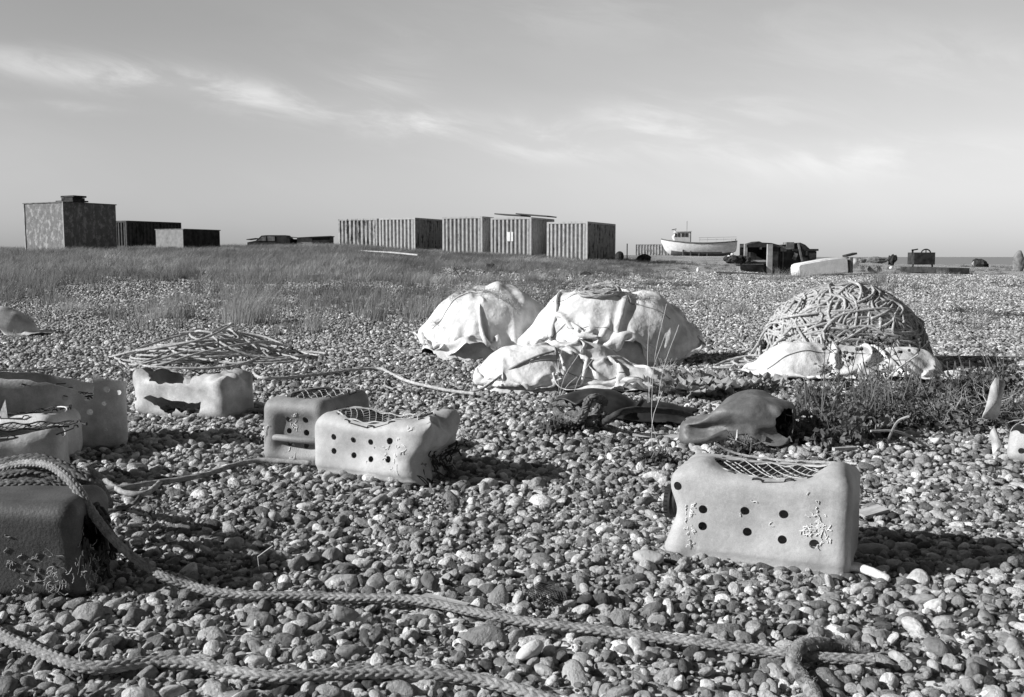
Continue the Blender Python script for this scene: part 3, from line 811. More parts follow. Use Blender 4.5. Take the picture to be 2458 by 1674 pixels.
for k in range(16):
    P = [(.40 + k*.012, .06, .27 - .0035*k)]
    for q in range(5): P.append((P[-1][0] + r_.gauss(.006, .012), P[-1][1] + r_.uniform(0, .01), P[-1][2] + r_.gauss(-.002, .008)))
    mb.tube(spline(P, .006), .0022, 5)
partE(mb, 'lacing', 'cord')
mb = MB()          # net over the opening at the left edge
for s_ in (-1, 1):
    for k in range(12):
        P = [(.02 + .020*k + s_*.020*q*.5 + .01, -.004 + .002*math.sin(q), .06 + .026*q*.5) for q in range(12)]
        P = [p for p in P if (p[0] < .30 - (p[2]-.06)*.55) and p[0] > .0]
        if len(P) > 2: mb.tube(P, .0022, 5)
partE(mb, 'netting', 'cord')

# --- F: two pale tubs stacked at the left, in front of E
def tub(label, pL, pR, D, H, mt, net, seed, rag=.06):
    def pr(P):
        P = P.copy(); x, y, z = P.T; P += .010 * np.stack([fbm(P, 5, seed), fbm(P, 5, seed+1), fbm(P, 5, seed+2)], 1); P[:, 2] -= .020*g(x, .18, .09)*(z > .1); return P
    return jerry(label, pL, pR, D, H, mt, r=.055, top=(.24, D/2, .215, D*.46, .075, .008, rag), profile=pr, net=net, netmat='cord', stitches=12, thick=.004)
rF1, _, partF1 = tub('pale cut can with a torn plastic spike on its rim at the left edge', at(-150, 1108), at(128, 1112), .25, .215, M['can_white'], (.08, .38, .05, .20, .205, .022, .02), 71)
mb = MB(); mb.add([(.245, .01, .19), (.285, .012, .19), (.275, .018, .262), (.265, .03, .19)], [np.array([[0, 1, 2]]), np.array([[1, 3, 2]]), np.array([[3, 0, 2]])]); partF1(mb, 'torn_spike', 'can_white', False)
rF2, _, partF2 = tub('pale net-covered can at the left edge, in front of the one with the spike', at(-160, 1172), at(150, 1164), .22, .215, M['can_pale'], (.06, .42, .04, .18, .215, .020, .006), 81)

# --- G: dark can in the bottom-left corner
pL, pR = at(-130, 1426), at(165, 1430)
c3 = MB(); ellipsoid(c3, (.315, .10, .145), (.05, .07, .060), 14, .22, 6)
def profG(P):
    P = P.copy(); x, y, z = P.T; P[:, 0] += .025 * g(z, .02, .05)*g(x, .33, .1); P += .005 * np.stack([fbm(P, 7, 93), fbm(P, 7, 94), fbm(P, 7, 95)], 1); return P
def crustG(mb):
    r_ = random.Random(2)
    for k in range(110):
        y, z = r_.uniform(.0, .14), r_.gauss(.06, .03); x = .300 + .03*g(z, .02, .06); a = r_.uniform(0, 6.28); P = []
        if k % 3 == 0: x, y = .25 + r_.gauss(0, .02), -.002
        for q in range(7): P.append((x, y, z)); a += r_.gauss(0, .7); y += math.cos(a)*.004*(0 if k % 3 == 0 else 1); x += math.cos(a)*.004*(1 if k % 3 == 0 else .15); z += math.sin(a)*.004
        mb.tube(P, .0009, 4)
rG, LG, partG = jerry('dark jerry can in the bottom left corner, broken black end, chalky worm tubes',
   pL, pR, .22, .235, M['can_dark'], r=.040, cuts=[c3], profile=profG, length=.305, bigcrust=crustG, name='jerry_can',
   crust=[(.150, .105, 7, .006), (.165, .095, 4, .006), (.195, .09, 9, .008), (.185, .045, 12, .010), (.165, .035, 8, .008), (.205, .055, 8, .007), (.155, .16, 3, .008), (.15, .13, 2, .006), (.16, .08, 2, .006), (.24, .03, 2, .006)])
r_ = random.Random(5)
mb = MB()
for k in range(22):
    a = r_.uniform(0, 6.28); P = [(.306, .10 + .06*math.cos(a), .145 + .055*math.sin(a))]
    for q in range(6): P.append((P[-1][0] + r_.uniform(-.004, .010), P[-1][1] + r_.gauss(0, .014), P[-1][2] + r_.gauss(-.008, .014)))
    mb.tube(spline(P, .008), r_.uniform(.0025, .006), 6)
partG(mb, 'tangled_net', 'cord')

# --- H: crumpled dark drum liner near the weeds
pL, pR = at(1625, 1062), at(1845, 1072)
cH = MB(); ellipsoid(cH, (.47, .06, .12), (.085, .09, .065), 14, .15, 7)
def profH(P):
    P = P.copy(); x, y, z = P.T; L = .44
    t = np.clip(x / L, 0, 1)
    hs = .50 + .62 * np.sin(np.clip(t*1.15, 0, 1) * math.pi * .62)**1.5      # low left, high right
    P[:, 2] = z * hs
    P[:, 0] -= .03 * (1 - t) * np.clip(z / .2, 0, 1)
    P[:, 2] -= .030 * g(x, .14, .05) * (z > .08) * np.clip(y / .1, 0, 1)
    P[:, 1] += .035 * g(z, .09, .04) * g(y, 0, .06) * (.5 + .5*np.sin(x*16))
    P[:, 1] -= .02 * np.abs(np.sin(x*9 + z*14)) * g(y, 0, .05)
    P[:, 2] += .03 * g(x, .22, .07) * (z < .05)
    P += .022 * np.stack([fbm(P, 5, 103, 2), fbm(P, 5, 104, 2), fbm(P, 5, 105, 2)], 1)
    cr = np.abs(fbm(P*np.array([.7, 1, 1.3]), 9, 110, 2)); P[:, 1] += .030 * cr; P[:, 2] -= .026 * np.abs(vnoise(P*np.array([.6, 1, 1]), 10, 120)) * (z > .1)
    return P
rH, LH, partH = jerry('crumpled dark grey plastic drum lying beside the weeds, its right end hollow',
   pL, pR, .26, .21, M['can_mid'].copy(), r=.06, cuts=[cH], profile=profH, name='crumpled_drum', cat='drum', group=None, thick=.003, length=.47)
M['drum'] = mat('dark drum plastic', .10, .17, 6, .5, .010, 11, .35, grain=.3)
for c_ in rH.children: c_.data.materials[0] = M['drum']

# ================================================================== ROPES
def rope_pts(spec, step=.01):
    P = []
    for s in spec:
        if len(s) == 2: P.append(at(s[0], s[1], STONE + .012))
        elif s[2] < 0: P.append(at(s[0], s[1], -s[2]))
        else: P.append(pt(*s))
    return spline(P, step)
def braid(mb, P, Rr, N=8, stitch=None, seed=0):
    """solid-braided rope: N columns of short slanting stitches wrap a round core, neighbours slant opposite ways"""
    stitch = stitch or Rr * 1.45; C = spline(np.asarray(P, float)[::max(1, int(len(P)/400))], stitch / 8)
    n = len(C); T = np.gradient(C, axis=0); T /= np.linalg.norm(T, axis=1)[:, None]
    B = np.cross(T, [0, 0, 1.0]); B /= np.linalg.norm(B, axis=1)[:, None] + 1e-9; Nn = np.cross(B, T)
    S = np.concatenate([[0], np.cumsum(np.linalg.norm(np.diff(C, axis=0), axis=1))])
    per = 6; th = np.linspace(0, 2*np.pi, N*per, endpoint=False); tw = .9 * vnoise(np.stack([S*1.7, S*0, S*0 + seed], 1), 1, 3)
    u = th[None, :] * N / (2*np.pi); col = np.floor(u + 1e-6); fu = u - col - .5; dr = np.where(col % 2 < .5, 1, -1)
    ph = S[:, None]/stitch + dr*fu*.62 + .5*(col % 2)
    lens = np.abs(np.cos(np.pi*ph))**.6 * np.sqrt(np.clip(1.05 - (2*fu)**2 * .8, 0, 1))
    wob = 1 + .06 * vnoise(np.stack([S*9, S*0, S*0 + seed], 1), 1, 5)
    r_ = Rr * wob[:, None] * (.70 + .36 * lens)
    A = th[None, :] + tw[:, None]
    V = C[:, None, :] + (Nn[:, None, :]*np.cos(A)[:, :, None]*.92 + B[:, None, :]*np.sin(A)[:, :, None]) * r_[:, :, None]
    k = N*per; i = np.arange(n-1)[:, None]*k; j = np.arange(k)[None, :]; j2 = (j+1) % k
    mb.add(V.reshape(-1, 3), [np.stack([i+j, i+j2, i+k+j2, i+k+j], -1).reshape(-1, 4), np.arange(k)[::-1][None, :], ((n-1)*k + np.arange(k))[None, :]])
    rg = np.random.default_rng(seed + 5)                      # loose fibres
    for q in range(int(S[-1] * 70)):
        a = rg.integers(2, n-2); t = rg.uniform(0, 6.28); d = Nn[a]*math.cos(t) + B[a]*math.sin(t); p = C[a] + d*Rr*.95
        mb.tube([p, p + d*.004 + T[a]*rg.normal(0, .004), p + d*rg.uniform(.003, .010) + T[a]*rg.normal(0, .010)], .0004, 3, caps=False)
    return mb
def lone_rope(name, spec, Rr, m, label, kind='laid', step=None, cat='rope', group=None):
    mb = MB()
    if kind == 'braid': P = rope_pts(spec, .02); P[:, 2] += .003*vnoise(P, 9, 2); braid(mb, P, Rr)
    else:
        P = rope_pts(spec, step or Rr * .9); mb.tube(P, Rr, 9, twist=Rr*7, lay=.20)
    o = mb.build(name, M[m], origin=tuple(P[len(P)//2]), angle=180)
    return tag(o, label, cat, group)

# long braided rope: over the dark can, down to the pebbles, across the foreground
lone_rope('braided_rope', [(-60, 1150, 2.55), (30, 1118, 2.52), (110, 1116, 2.44), (165, 1150, 2.36), (205, 1205, 2.31), (250, 1268, 2.29), (300, 1322, 2.29), (350, 1360, 2.29), (400, 1388, -.050), (455, 1407, -.036), (520, 1424, -.033), (620, 1432), (720, 1431),
   (830, 1434), (960, 1438), (1050, 1450), (1150, 1472), (1260, 1492), (1400, 1508), (1520, 1522), (1650, 1540), (1800, 1560), (1900, 1571), (2000, 1578), (2100, 1585)], .0115, 'braid',
   'long braided rope running from the dark can across the foreground pebbles to lower right', 'braid')
lone_rope('braided_rope', [(-60, 1480), (20, 1534), (62, 1550), (112, 1572), (185, 1598), (252, 1603), (320, 1594), (391, 1588), (475, 1594), (559, 1613), (671, 1626), (811, 1618), (920, 1614), (1007, 1617), (1080, 1622), (1147, 1630), (1230, 1650), (1300, 1674), (1380, 1705)], .0130, 'braid',
   'thick braided rope lowest in the picture, curving along the bottom from the left corner', 'braid')
# heap of dirty braided rope on top of the dark can
mb = MB()
for k, (sp, rr) in enumerate([
   ([(-80, 1130, 2.62), (20, 1110, 2.60), (90, 1102, 2.58), (160, 1125, 2.55), (215, 1165, 2.52), (238, 1220, 2.44), (244, 1262, 2.44), (236, 1300, 2.46)], .016),
   ([(-80, 1160, 2.52), (10, 1142, 2.52), (90, 1130, 2.5), (150, 1158, 2.48), (190, 1200, 2.45), (222, 1262, 2.43), (262, 1318, -.03)], .0145),
   ([(-80, 1120, 2.68), (30, 1128, 2.66), (120, 1140, 2.64), (190, 1135, 2.66), (232, 1160, 2.68), (262, 1210, -.03)], .014),
   ([(-80, 1172, 2.45), (40, 1160, 2.44), (120, 1163, 2.44), (170, 1185, 2.45), (120, 1172, 2.50), (0, 1166, 2.52)], .013)]):
    braid(mb, rope_pts(sp, .02), rr, seed=k)
o = mb.build('rope_bundle', M['braid_dark'], origin=tuple(at(100, 1430)), angle=180); tag(o, 'bundle of dirty thick braided rope lying over the dark can in the corner', 'rope bundle')
# felted grey end, looping over the braided rope
P = rope_pts([(2085, 1560, -.02), (2010, 1552, -.03), (1952, 1548, -.045), (1915, 1560, -.045), (1903, 1590, -.03), (1925, 1625, -.025), (1950, 1660, -.02), (1965, 1700, -.02)], .004)
mb = MB(); mb.tube(P, .0145 + .0016*fbm(P, 60, 3), 12)
r_ = np.random.default_rng(8)
for k in range(350):
    i = r_.integers(2, len(P)-2); a = r_.normal(size=3); a /= np.linalg.norm(a); p = P[i] + a*.0135
    mb.tube([p, p + a*r_.uniform(.002, .006) + r_.normal(0, .002, 3), p + a*r_.uniform(.003, .008) + r_.normal(0, .004, 3)], .0006, 3, caps=False)
o = mb.build('frayed_rope', M['fuzz'], origin=tuple(P[len(P)//2]), angle=180); tag(o, 'matted fuzzy grey rope end hooked over the braided rope at lower right', 'rope')

# thinner ropes between the cans
lone_rope('laid_rope', [(150, 1160), (235, 1172), (300, 1170), (380, 1158), (440, 1150), (500, 1138), (560, 1118), (620, 1106), (680, 1107), (745, 1112)], .0095, 'rope_mid', 'laid rope running from the left rope bundle to the foot of the middle can')
lone_rope('laid_rope', [(215, 1125), (262, 1160), (300, 1183), (350, 1184), (372, 1170), (384, 1158)], .009, 'rope_mid', 'short hooked rope end on the pebbles right of the left rope bundle')
lone_rope('laid_rope', [(545, 940), (570, 952), (600, 962), (632, 972), (660, 985)], .010, 'rope', 'short pale rope stretched between the torn white can and the end-on can')
lone_rope('laid_rope', [(540, 990), (575, 985), (610, 984), (650, 986)], .007, 'rope_mid', 'lower thin rope between the torn white can and the end-on can')
lone_rope('plastic_strip', [(255, 1228, -.02), (300, 1218, -.03), (325, 1205, -.05), (336, 1192, -.06)], .006, 'braid_dark', 'dark curled strip sticking up beside the rope bundle', cat='strip')

# loose coil heap at left, in the middle distance
r_ = random.Random(12); base = at(470, 872); cx0, cy0 = base.x, base.y + .45; SR = .0088
mb = MB()
def loops(mb, cx0, cy0, n, ax, ay, hmax, seed, Rr, pull=None, zfun=None, ex=1.0):
    r_ = random.Random(seed); P = []; t = 0; ox = oy = 0; a0 = 0
    for k in range(n):
        ra, rb = ax*r_.uniform(.45, 1.0), ay*r_.uniform(.45, 1.0); a0 = r_.gauss(0, .5); ox = r_.gauss(0, ax*.22); oy = r_.gauss(0, ay*.2)
        for q in range(7):
            th = q/7*2*math.pi*(1 if r_.random() < .97 else -1)
            x, y = ra*math.cos(th), rb*math.sin(th); x, y = x*math.cos(a0)-y*math.sin(a0)+ox, x*math.sin(a0)*.4+y*math.cos(a0)+oy
            X_, Y_ = cx0 + x, cy0 + y; rho = math.hypot(x/ax, y/ay)
            z = zfun(rho, k/n) if zfun else hmax*max(0, 1-rho*rho)**.7*(k/n) 
            P.append((X_, Y_, gzf(X_, Y_) + STONE + z + Rr))
    C = spline(P, Rr*.95); mb.tube(C, Rr, 8, twist=Rr*6.5, lay=.22); return C
loops(mb, cx0, cy0, 15, .60, .60, .26, 5, SR); loops(mb, cx0 - .02, cy0, 6, .34, .40, .30, 9, SR)
loops(mb, cx0 + .5, cy0 - .1, 4, .40, .40, .04, 6, SR)
loops(mb, cx0 - .2, cy0 - .1, 5, .42, .45, .08, 7, SR)
o = mb.build('rope_coil', M['rope'], origin=(cx0, cy0, gzf(cx0, cy0)), angle=180); tag(o, 'loose heap of thin pale rope coils on the pebbles behind the torn white can', 'rope coil')
lone_rope('laid_rope', [(430, 800, cy0), (500, 797, cy0 + .02), (560, 822, cy0 - .1), (592, 850, cy0 - .25), (604, 880, cy0 - .45), (618, 904), (670, 908), (740, 902), (800, 895), (850, 888), (910, 885), (935, 895), (975, 914), (1030, 928), (1080, 938), (1140, 946)], .010, 'rope',
   'pale rope leading from the loose coil at left to the white sacks')
lone_rope('laid_rope', [(975, 914), (955, 900), (930, 908), (925, 925), (945, 935)], .006, 'rope_mid', 'small pale loop of cord on the pebbles between coil and sacks', cat='cord')

# the tall heap of rope at right
b0 = at(2092, 898); HX, HY = b0.x, b0.y + .55; gb = gzf(HX, HY)
HW, HD, HH = .54, .46, .60
def heap_r(th, z):
    t = min(max(z / HH, 0), 1); return (1 - t**2.2)**.5 * (1 + .10*math.sin(2*th+1) + .06*math.sin(5*th + 3*z))
mb = MB(); r_ = random.Random(77)
# dark core of packed rope
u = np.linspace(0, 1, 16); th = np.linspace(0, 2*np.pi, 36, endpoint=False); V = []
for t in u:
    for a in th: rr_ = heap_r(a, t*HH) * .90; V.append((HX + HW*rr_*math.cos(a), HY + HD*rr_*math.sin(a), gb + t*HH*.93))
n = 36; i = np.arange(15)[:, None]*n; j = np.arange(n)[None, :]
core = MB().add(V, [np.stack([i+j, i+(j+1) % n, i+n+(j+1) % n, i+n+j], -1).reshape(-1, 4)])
RR = .0088
def surfpt(a, z, lift):
    rr_ = heap_r(a, z); return (HX + (HW*rr_+lift)*math.cos(a), HY + (HD*rr_+lift)*math.sin(a), gb + min(z, HH) + lift*(z/HH))
rh = np.random.default_rng(44)
for k in range(30):      # long runs of rope thrown down in loop after loop over the heap
    c = rh.normal(size=3); c[2] = abs(c[2])*.9; c[1] -= .35; P = []; t = rh.uniform(0, 6.28); lay_ = .02 + .03*(k/30)
    a_, b_ = rh.uniform(.45, 1.1), rh.uniform(.16, .5); rot_ = rh.normal(0, .45); sg_ = rh.choice((-1, 1))
    for q in range(int(rh.uniform(34, 70))):
        c = c + rh.normal(0, .07, 3); c /= np.linalg.norm(c); c[2] = max(c[2], .12)
        e1 = np.cross([0, 0, 1.0], c); e1 /= np.linalg.norm(e1) + 1e-9; e2 = np.cross(c, e1)
        u_, v_ = a_*math.cos(t)*rh.uniform(.85, 1.15), b_*math.sin(t)*rh.uniform(.8, 1.2)
        d = c + e1*(u_*math.cos(rot_) - v_*math.sin(rot_)) + e2*(u_*math.sin(rot_)*.6 + v_*math.cos(rot_)); d /= np.linalg.norm(d); t += sg_*.80; rot_ += rh.normal(0, .05)
        th_ = math.atan2(d[1], d[0]); l_ = 1 + lay_*1.6*(.6 + .8*rh.random()) + .06*math.sin(2*th_+1) + .04*math.sin(5*th_)
        zz = HH*max(d[2], -.2)**1 if d[2] > 0 else 0; sp_r = 1 + (.10 if d[2] <= 0.05 else 0)
        P.append((HX + HW*d[0]*l_*sp_r, HY + HD*d[1]*l_*sp_r, gb + STONE + max(.012, HH*(max(d[2], 0)**.9)*(.94 + lay_) + rh.uniform(-.008, .012))))
    mb.tube(spline(P, RR*.95), RR, 8, twist=RR*6.5, lay=.24, phase=k)
for k in range(12):      # bights: hairpin loops on the near and left face
    a = r_.uniform(2.6, 6.6); z = r_.uniform(.08, .5); w = r_.uniform(.02, .06); L_ = r_.uniform(.3, .8); sl = r_.gauss(0, .12); P = []
    for q in range(9): f = q/8; P.append(surfpt(a + L_*f, max(.01, z + w + sl*f), .030))
    for q in range(4): t = math.pi*q/3; P.append(surfpt(a + L_ + w*1.4*math.sin(t), max(.01, z + w*math.cos(t) + sl), .030))
    for q in range(9): f = q/8; P.append(surfpt(a + L_*(1-f), max(.01, z - w + sl*(1-f)*1.1), .030 - .03*f))
    mb.tube(spline(P, RR*.95), RR, 8, twist=RR*6.5, lay=.24, phase=k)
rt = empty('rope_heap', (HX, HY, gb)); tag(rt, 'tall domed heap of pale rope in countless turns, spilling over a white sack', 'rope heap')
mb.build('rope_turns', M['rope'], rt, world=True, angle=180)
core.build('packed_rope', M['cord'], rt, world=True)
# strands trailing out to the left of the heap
mb = MB()
for k in range(13):
    x1, y1 = 1900 + r_.uniform(-30, 25), 850 + r_.uniform(-45, 40); xe = 1745 + r_.uniform(0, 110); ye = 868 + r_.uniform(-12, 34)
    P = [pt(x1 + 45, y1 - 40, HY - .1 + r_.uniform(-.15, .05)), pt(x1, y1 , HY - .2), at(1.0*x1*.45+xe*.55, (y1*.4+ye*.6), -.0), at(xe, ye)]
    P = [Vector((p.x, p.y, max(p.z, gzf(p.x, p.y) + STONE + .01 + .008*(k % 4)))) for p in P]
    if k % 3: q = P[-1]; P += [Vector((q.x + .05, q.y - .10, q.z)), Vector((q.x + .35, q.y - .14 - .01*k, q.z + .01)), Vector((q.x + .60, q.y - .13, q.z + .02))]
    mb.tube(spline(P, RR*.95), RR*.95, 8, twist=RR*6.5, lay=.22, phase=k)
for (px_, py_, n_, a_, b_, sd_) in ((1850, 866, 9, .22, .20, 3), (1800, 882, 6, .20, .13, 4), (1880, 850, 7, .18, .22, 5)):
    q_ = at(px_, py_); loops(mb, q_.x, q_.y, n_, a_, b_, .09, sd_, RR)
mb.build('trailing_turns', M['rope'], rt, world=True, angle=180)
# thin lines
mb = MB(); P = [pt(2120, 712, HY), pt(2180, 700, 12), pt(2280, 676, 20), pt(2380, 655, 26), pt(2520, 628, 34)]
mb.tube(spline(P, .2), [.002] + [.004]*(len(spline(P, .2))-1), 5); o = mb.build('mooring_line', M['rope'], origin=tuple(P[0]), angle=180); tag(o, 'thin pale line stretching from the rope heap up to the right edge', 'line')
lone_rope('laid_rope', [(2225, 858, -.1), (2300, 856, -.05), (2380, 857), (2520, 857)], .006, 'rope_mid', 'thin rope lying on the shingle right of the tall rope heap')

# ================================================================== SACKS: cloth let fall over their contents
def drape(nx, ny, sx, sy, hfun, cx, cy, rz=0, squeeze=.9, z0=.9, steps=170, seed=1, start=None, noise=.02, fric=.75):
    """drop a sheet sx by sy over the solid z=hfun(x,y); the sheet starts a little gathered so it folds"""
    r = np.random.default_rng(seed)
    u, v = np.meshgrid(np.linspace(-.5, .5, nx), np.linspace(-.5, .5, ny), indexing='ij')
    x, y = u*sx*squeeze, v*sy*squeeze; c, s = math.cos(rz), math.sin(rz)
    P = np.stack([cx + x*c - y*s, cy + x*s + y*c, np.zeros_like(x)], -1)
    P[..., 2] = z0 + noise * fbm(P.reshape(-1, 3), 9, seed, 2).reshape(nx, ny) * 2
    P[..., 2] = np.maximum(P[..., 2], 0)
    if start: P = start(P, u, v)
    O = P.copy(); rx, ry = sx/(nx-1), sy/(ny-1); rd = math.hypot(rx, ry)
    cons = [(np.s_[:-1, :], np.s_[1:, :], rx, 1.), (np.s_[:, :-1], np.s_[:, 1:], ry, 1.), (np.s_[:-1, :-1], np.s_[1:, 1:], rd, .5), (np.s_[1:, :-1], np.s_[:-1, 1:], rd, .5),
            (np.s_[:-2, :], np.s_[2:, :], 2*rx, .10), (np.s_[:, :-2], np.s_[:, 2:], 2*ry, .10)]
    for st in range(steps):
        Vv = (P - O) * .97; O = P.copy(); P = P + Vv; P[..., 2] -= .0011
        for it in range(7):
            D_ = np.zeros_like(P); Wt = np.zeros(P.shape[:2] + (1,))
            for a, b, L, k in cons:
                d = P[b] - P[a]; l = np.linalg.norm(d, axis=-1, keepdims=True); q = d * (.5 * k * (l - L) / np.maximum(l, 1e-9))
                if k < .2: q = np.where(l < L, q, q*.5)
                D_[a] += q; D_[b] -= q; Wt[a] += k; Wt[b] += k
            P += D_ / np.maximum(Wt, 1) * 2.4
            h = hfun(P[..., 0], P[..., 1]); low = P[..., 2] < h
            P[..., 2] = np.where(low, h, P[..., 2])
        m = (low * fric)[..., None]; O = O * (1 - m) + P * m
    return P
def tuck(P, cx, cy, k=.14, hh=.18):
    """the filled sack bulges out over its foot"""
    t = np.clip(1 - (P[..., 2] - gz(P[..., 0], P[..., 1])) / hh, 0, 1)**1.5; f = 1 - k*t; P = P.copy(); P[..., 0] = cx + (P[..., 0]-cx)*f; P[..., 1] = cy + (P[..., 1]-cy)*f; return P
def sheet_mesh(P, name, m, root, thick=.003, sub=1, seed=1, bite=None, ex=3.2):
    nx, ny = P.shape[:2]; i = np.arange(nx-1)[:, None]*ny + np.arange(ny-1)[None, :]
    Q = np.stack([i, i+ny, i+ny+1, i+1], -1).reshape(-1, 4)
    uu, vv = np.meshgrid(np.linspace(-1, 1, nx-1), np.linspace(-1, 1, ny-1), indexing='ij')       # torn, uneven outline
    e_ = (np.abs(uu)**ex + np.abs(vv)**ex) + .30 * fbm(np.stack([uu.ravel(), vv.ravel(), uu.ravel()*0 + nx], 1), 2.2, 7, 2).reshape(uu.shape)
    Q = Q[~(e_ > .98).ravel()]
    mb = MB().add(P.reshape(-1, 3), [Q]); o = mb.build(name, M[m], root, world=True, angle=180)
    sb = o.modifiers.new('subdivide', 'SUBSURF'); sb.levels = sub; sb.render_levels = sub
    so = o.modifiers.new('thickness', 'SOLIDIFY'); so.thickness = thick; so.offset = 0
    return o
def domes(L, floor=.0):
    """L: (cx,cy,rx,ry,height,power)"""
    def h(x, y):
        z = gz(x, y) + STONE + floor + .006
        xy = np.stack([np.ravel(x), np.ravel(y), np.zeros(np.size(x))], 1)
        out = z + .030 * np.clip(fbm(xy, 7, 5, 2).reshape(np.shape(x)) + .15, 0, 1)
        rid = fbm(xy * np.array([1, .6, 1]), 9, 15, 2).reshape(np.shape(x))
        for cx, cy, rx, ry, H, p in L:
            q = np.clip(1 - (((x-cx)/rx)**2 + ((y-cy)/ry)**2), 0, 1)
            out = np.maximum(out, z + H * q**p * (1 + .035 * rid) + .012 * rid * (q > 0))
        return out
    return h
def filling(hfun, cx, cy, rx, ry, root, sh=.97, mt='inner'):
    """what the sack holds: a lumpy mass just under the cloth"""
    n, m = 22, 44; V = []
    for i in range(n):
        f = (i/(n-1))**.7 * 1.04
        for j in range(m):
            a = 2*math.pi*j/m; x, y = cx + rx*f*math.cos(a), cy + ry*f*math.sin(a); z0 = gzf(x, y); h = float(hfun(np.array([x]), np.array([y]))[0]) - z0 - STONE - .035
            V.append((x, y, z0 - .02 + max(0, h)*sh))
    V = np.array(V); V[:, 2] += .008*fbm(V, 30, 2, 2); i = np.arange(n-1)[:, None]*m; j = np.arange(m)[None, :]
    return MB().add(V, [np.stack([i+j, i+m+j, i+m+(j+1) % m, i+(j+1) % m], -1).reshape(-1, 4)]).build('filling', M[mt], root, world=True, angle=180)
def seam(P, idx, axis, name, root, r=.004, a=0, b=None, mt='fabric_edge', off=.004):
    line = P[idx, a:b] if axis == 0 else P[a:b, idx]
    line = line + np.array([-.3, -.6, .6]) * off
    mb = MB(); mb.tube(spline(line[::2], .012), r, 5, flat=.6); return mb.build(name, M[mt], root, world=True, angle=180)
def fringe(P, edge, n, name, root, ln, r=.0011, seed=1, mt='rope', up=.5):
    r_ = np.random.default_rng(seed); mb = MB()
    for k in range(n):
        t = r_.uniform(0, len(edge)-1.01); i = int(t); p = edge[i]*(1-(t-i)) + edge[i+1]*(t-i); L = r_.uniform(.3, 1)*ln; d = r_.normal(size=3)*.7; d[2] += up; d /= np.linalg.norm(d); Q = [p]
        for q in range(4): Q.append(Q[-1] + d*L/4); d = d + r_.normal(0, .35, 3); d[2] -= .15; d /= np.linalg.norm(d)
        mb.tube(Q, r, 3, caps=False)
    return mb.build(name, M[mt], root, world=True, angle=180)

# left sack
b1 = at(1160, 862); x1, y1 = b1.x + .02, b1.y + .42
H1 = domes([(x1 - .02, y1, .44, .42, .52, .30), (x1 + .08, y1 + .05, .40, .40, .57, .32), (x1 - .24, y1 - .05, .30, .34, .36, .5), (x1 + .38, y1 + .05, .26, .3, .40, .6)])
P = tuck(drape(66, 64, 1.74, 1.72, H1, x1 + .02, y1, .25, .62, .72, 130, 3, noise=.03, fric=.6), x1, y1)
t1 = empty('bulk_sack', (x1, y1, gzf(x1, y1))); tag(t1, 'leftmost white woven bulk sack, bulging, frayed along its upper edge', 'sack', 'white woven sacks of fishing gear')
sheet_mesh(P, 'fabric', 'fabric', t1, ex=2.5)
seam(P, 26, 1, 'seam', t1, a=10, b=34); filling(H1, x1, y1, .52, .46, t1)
top_e = np.array([(x1 - .30 + .55*t, y1 - .20 + .08*math.sin(t*5), gzf(x1, y1) + .47 + .16*math.sin(min(1, t*1.2)*2.6)) for t in np.linspace(0, 1, 24)])
top_e[:, 2] = H1(top_e[:, 0], top_e[:, 1]) + .015
fringe(P, top_e, 330, 'frayed_edge', t1, .12, seed=4, mt='net')
eL = np.array([(x1 - .42 + .12*t, y1 - .22, gzf(x1, y1) + .30 - .16*t) for t in np.linspace(0, 1, 8)]); fringe(P, eL, 110, 'frayed_edge', t1, .12, seed=5, mt='net', up=0)

# big sack
b2 = at(1470, 884); x2, y2 = b2.x + .0, b2.y + .50
H2 = domes([(x2, y2, .60, .48, .47, .30), (x2 - .06, y2, .46, .42, .56, .32), (x2 + .22, y2 + .02, .44, .42, .51, .36), (x2 - .36, y2 - .10, .32, .3, .30, .5), (x2 + .52, y2 - .06, .22, .3, .30, .5)])
P = tuck(drape(74, 68, 2.0, 1.72, H2, x2, y2, -.15, .64, .74, 130, 8, noise=.04, fric=.6), x2, y2, .12)
t2 = empty('bulk_sack', (x2, y2, gzf(x2, y2))); tag(t2, 'biggest white woven sack, in the middle, folds draped over a mound of rope', 'sack', 'white woven sacks of fishing gear')
sheet_mesh(P, 'fabric', 'fabric', t2, ex=2.5)
filling(H2, x2, y2, .66, .52, t2); seam(P, 24, 1, 'seam', t2, a=20, b=60); seam(P, 12, 1, 'seam', t2, a=8, b=44)
# rope showing in its open top
mb = MB(); r_ = random.Random(3); PP = []
for k in range(60):
    a = k*.9; PP.append((x2 - .08 + (.06 + .06*r_.random())*math.cos(a)*1.5, y2 - .22 + .08*math.sin(a)*r_.uniform(.4, 1), 0)) 
PP = [(a_, b_, float(H2(np.array([a_]), np.array([b_]))[0]) + .014 + .022*r_.random()) for a_, b_, _ in PP]
mb.tube(spline(PP, .010), .0085, 8, twist=.05, lay=.2); mb.build('rope_turns', M['rope'], t2, world=True, angle=180)
e2 = np.array([(x2 - .25 + .55*t, y2 - .22, 0) for t in np.linspace(0, 1, 20)]); e2[:, 2] = H2(e2[:, 0], e2[:, 1]) + .02
fringe(P, e2, 150, 'frayed_edge', t2, .10, seed=6, mt='net')

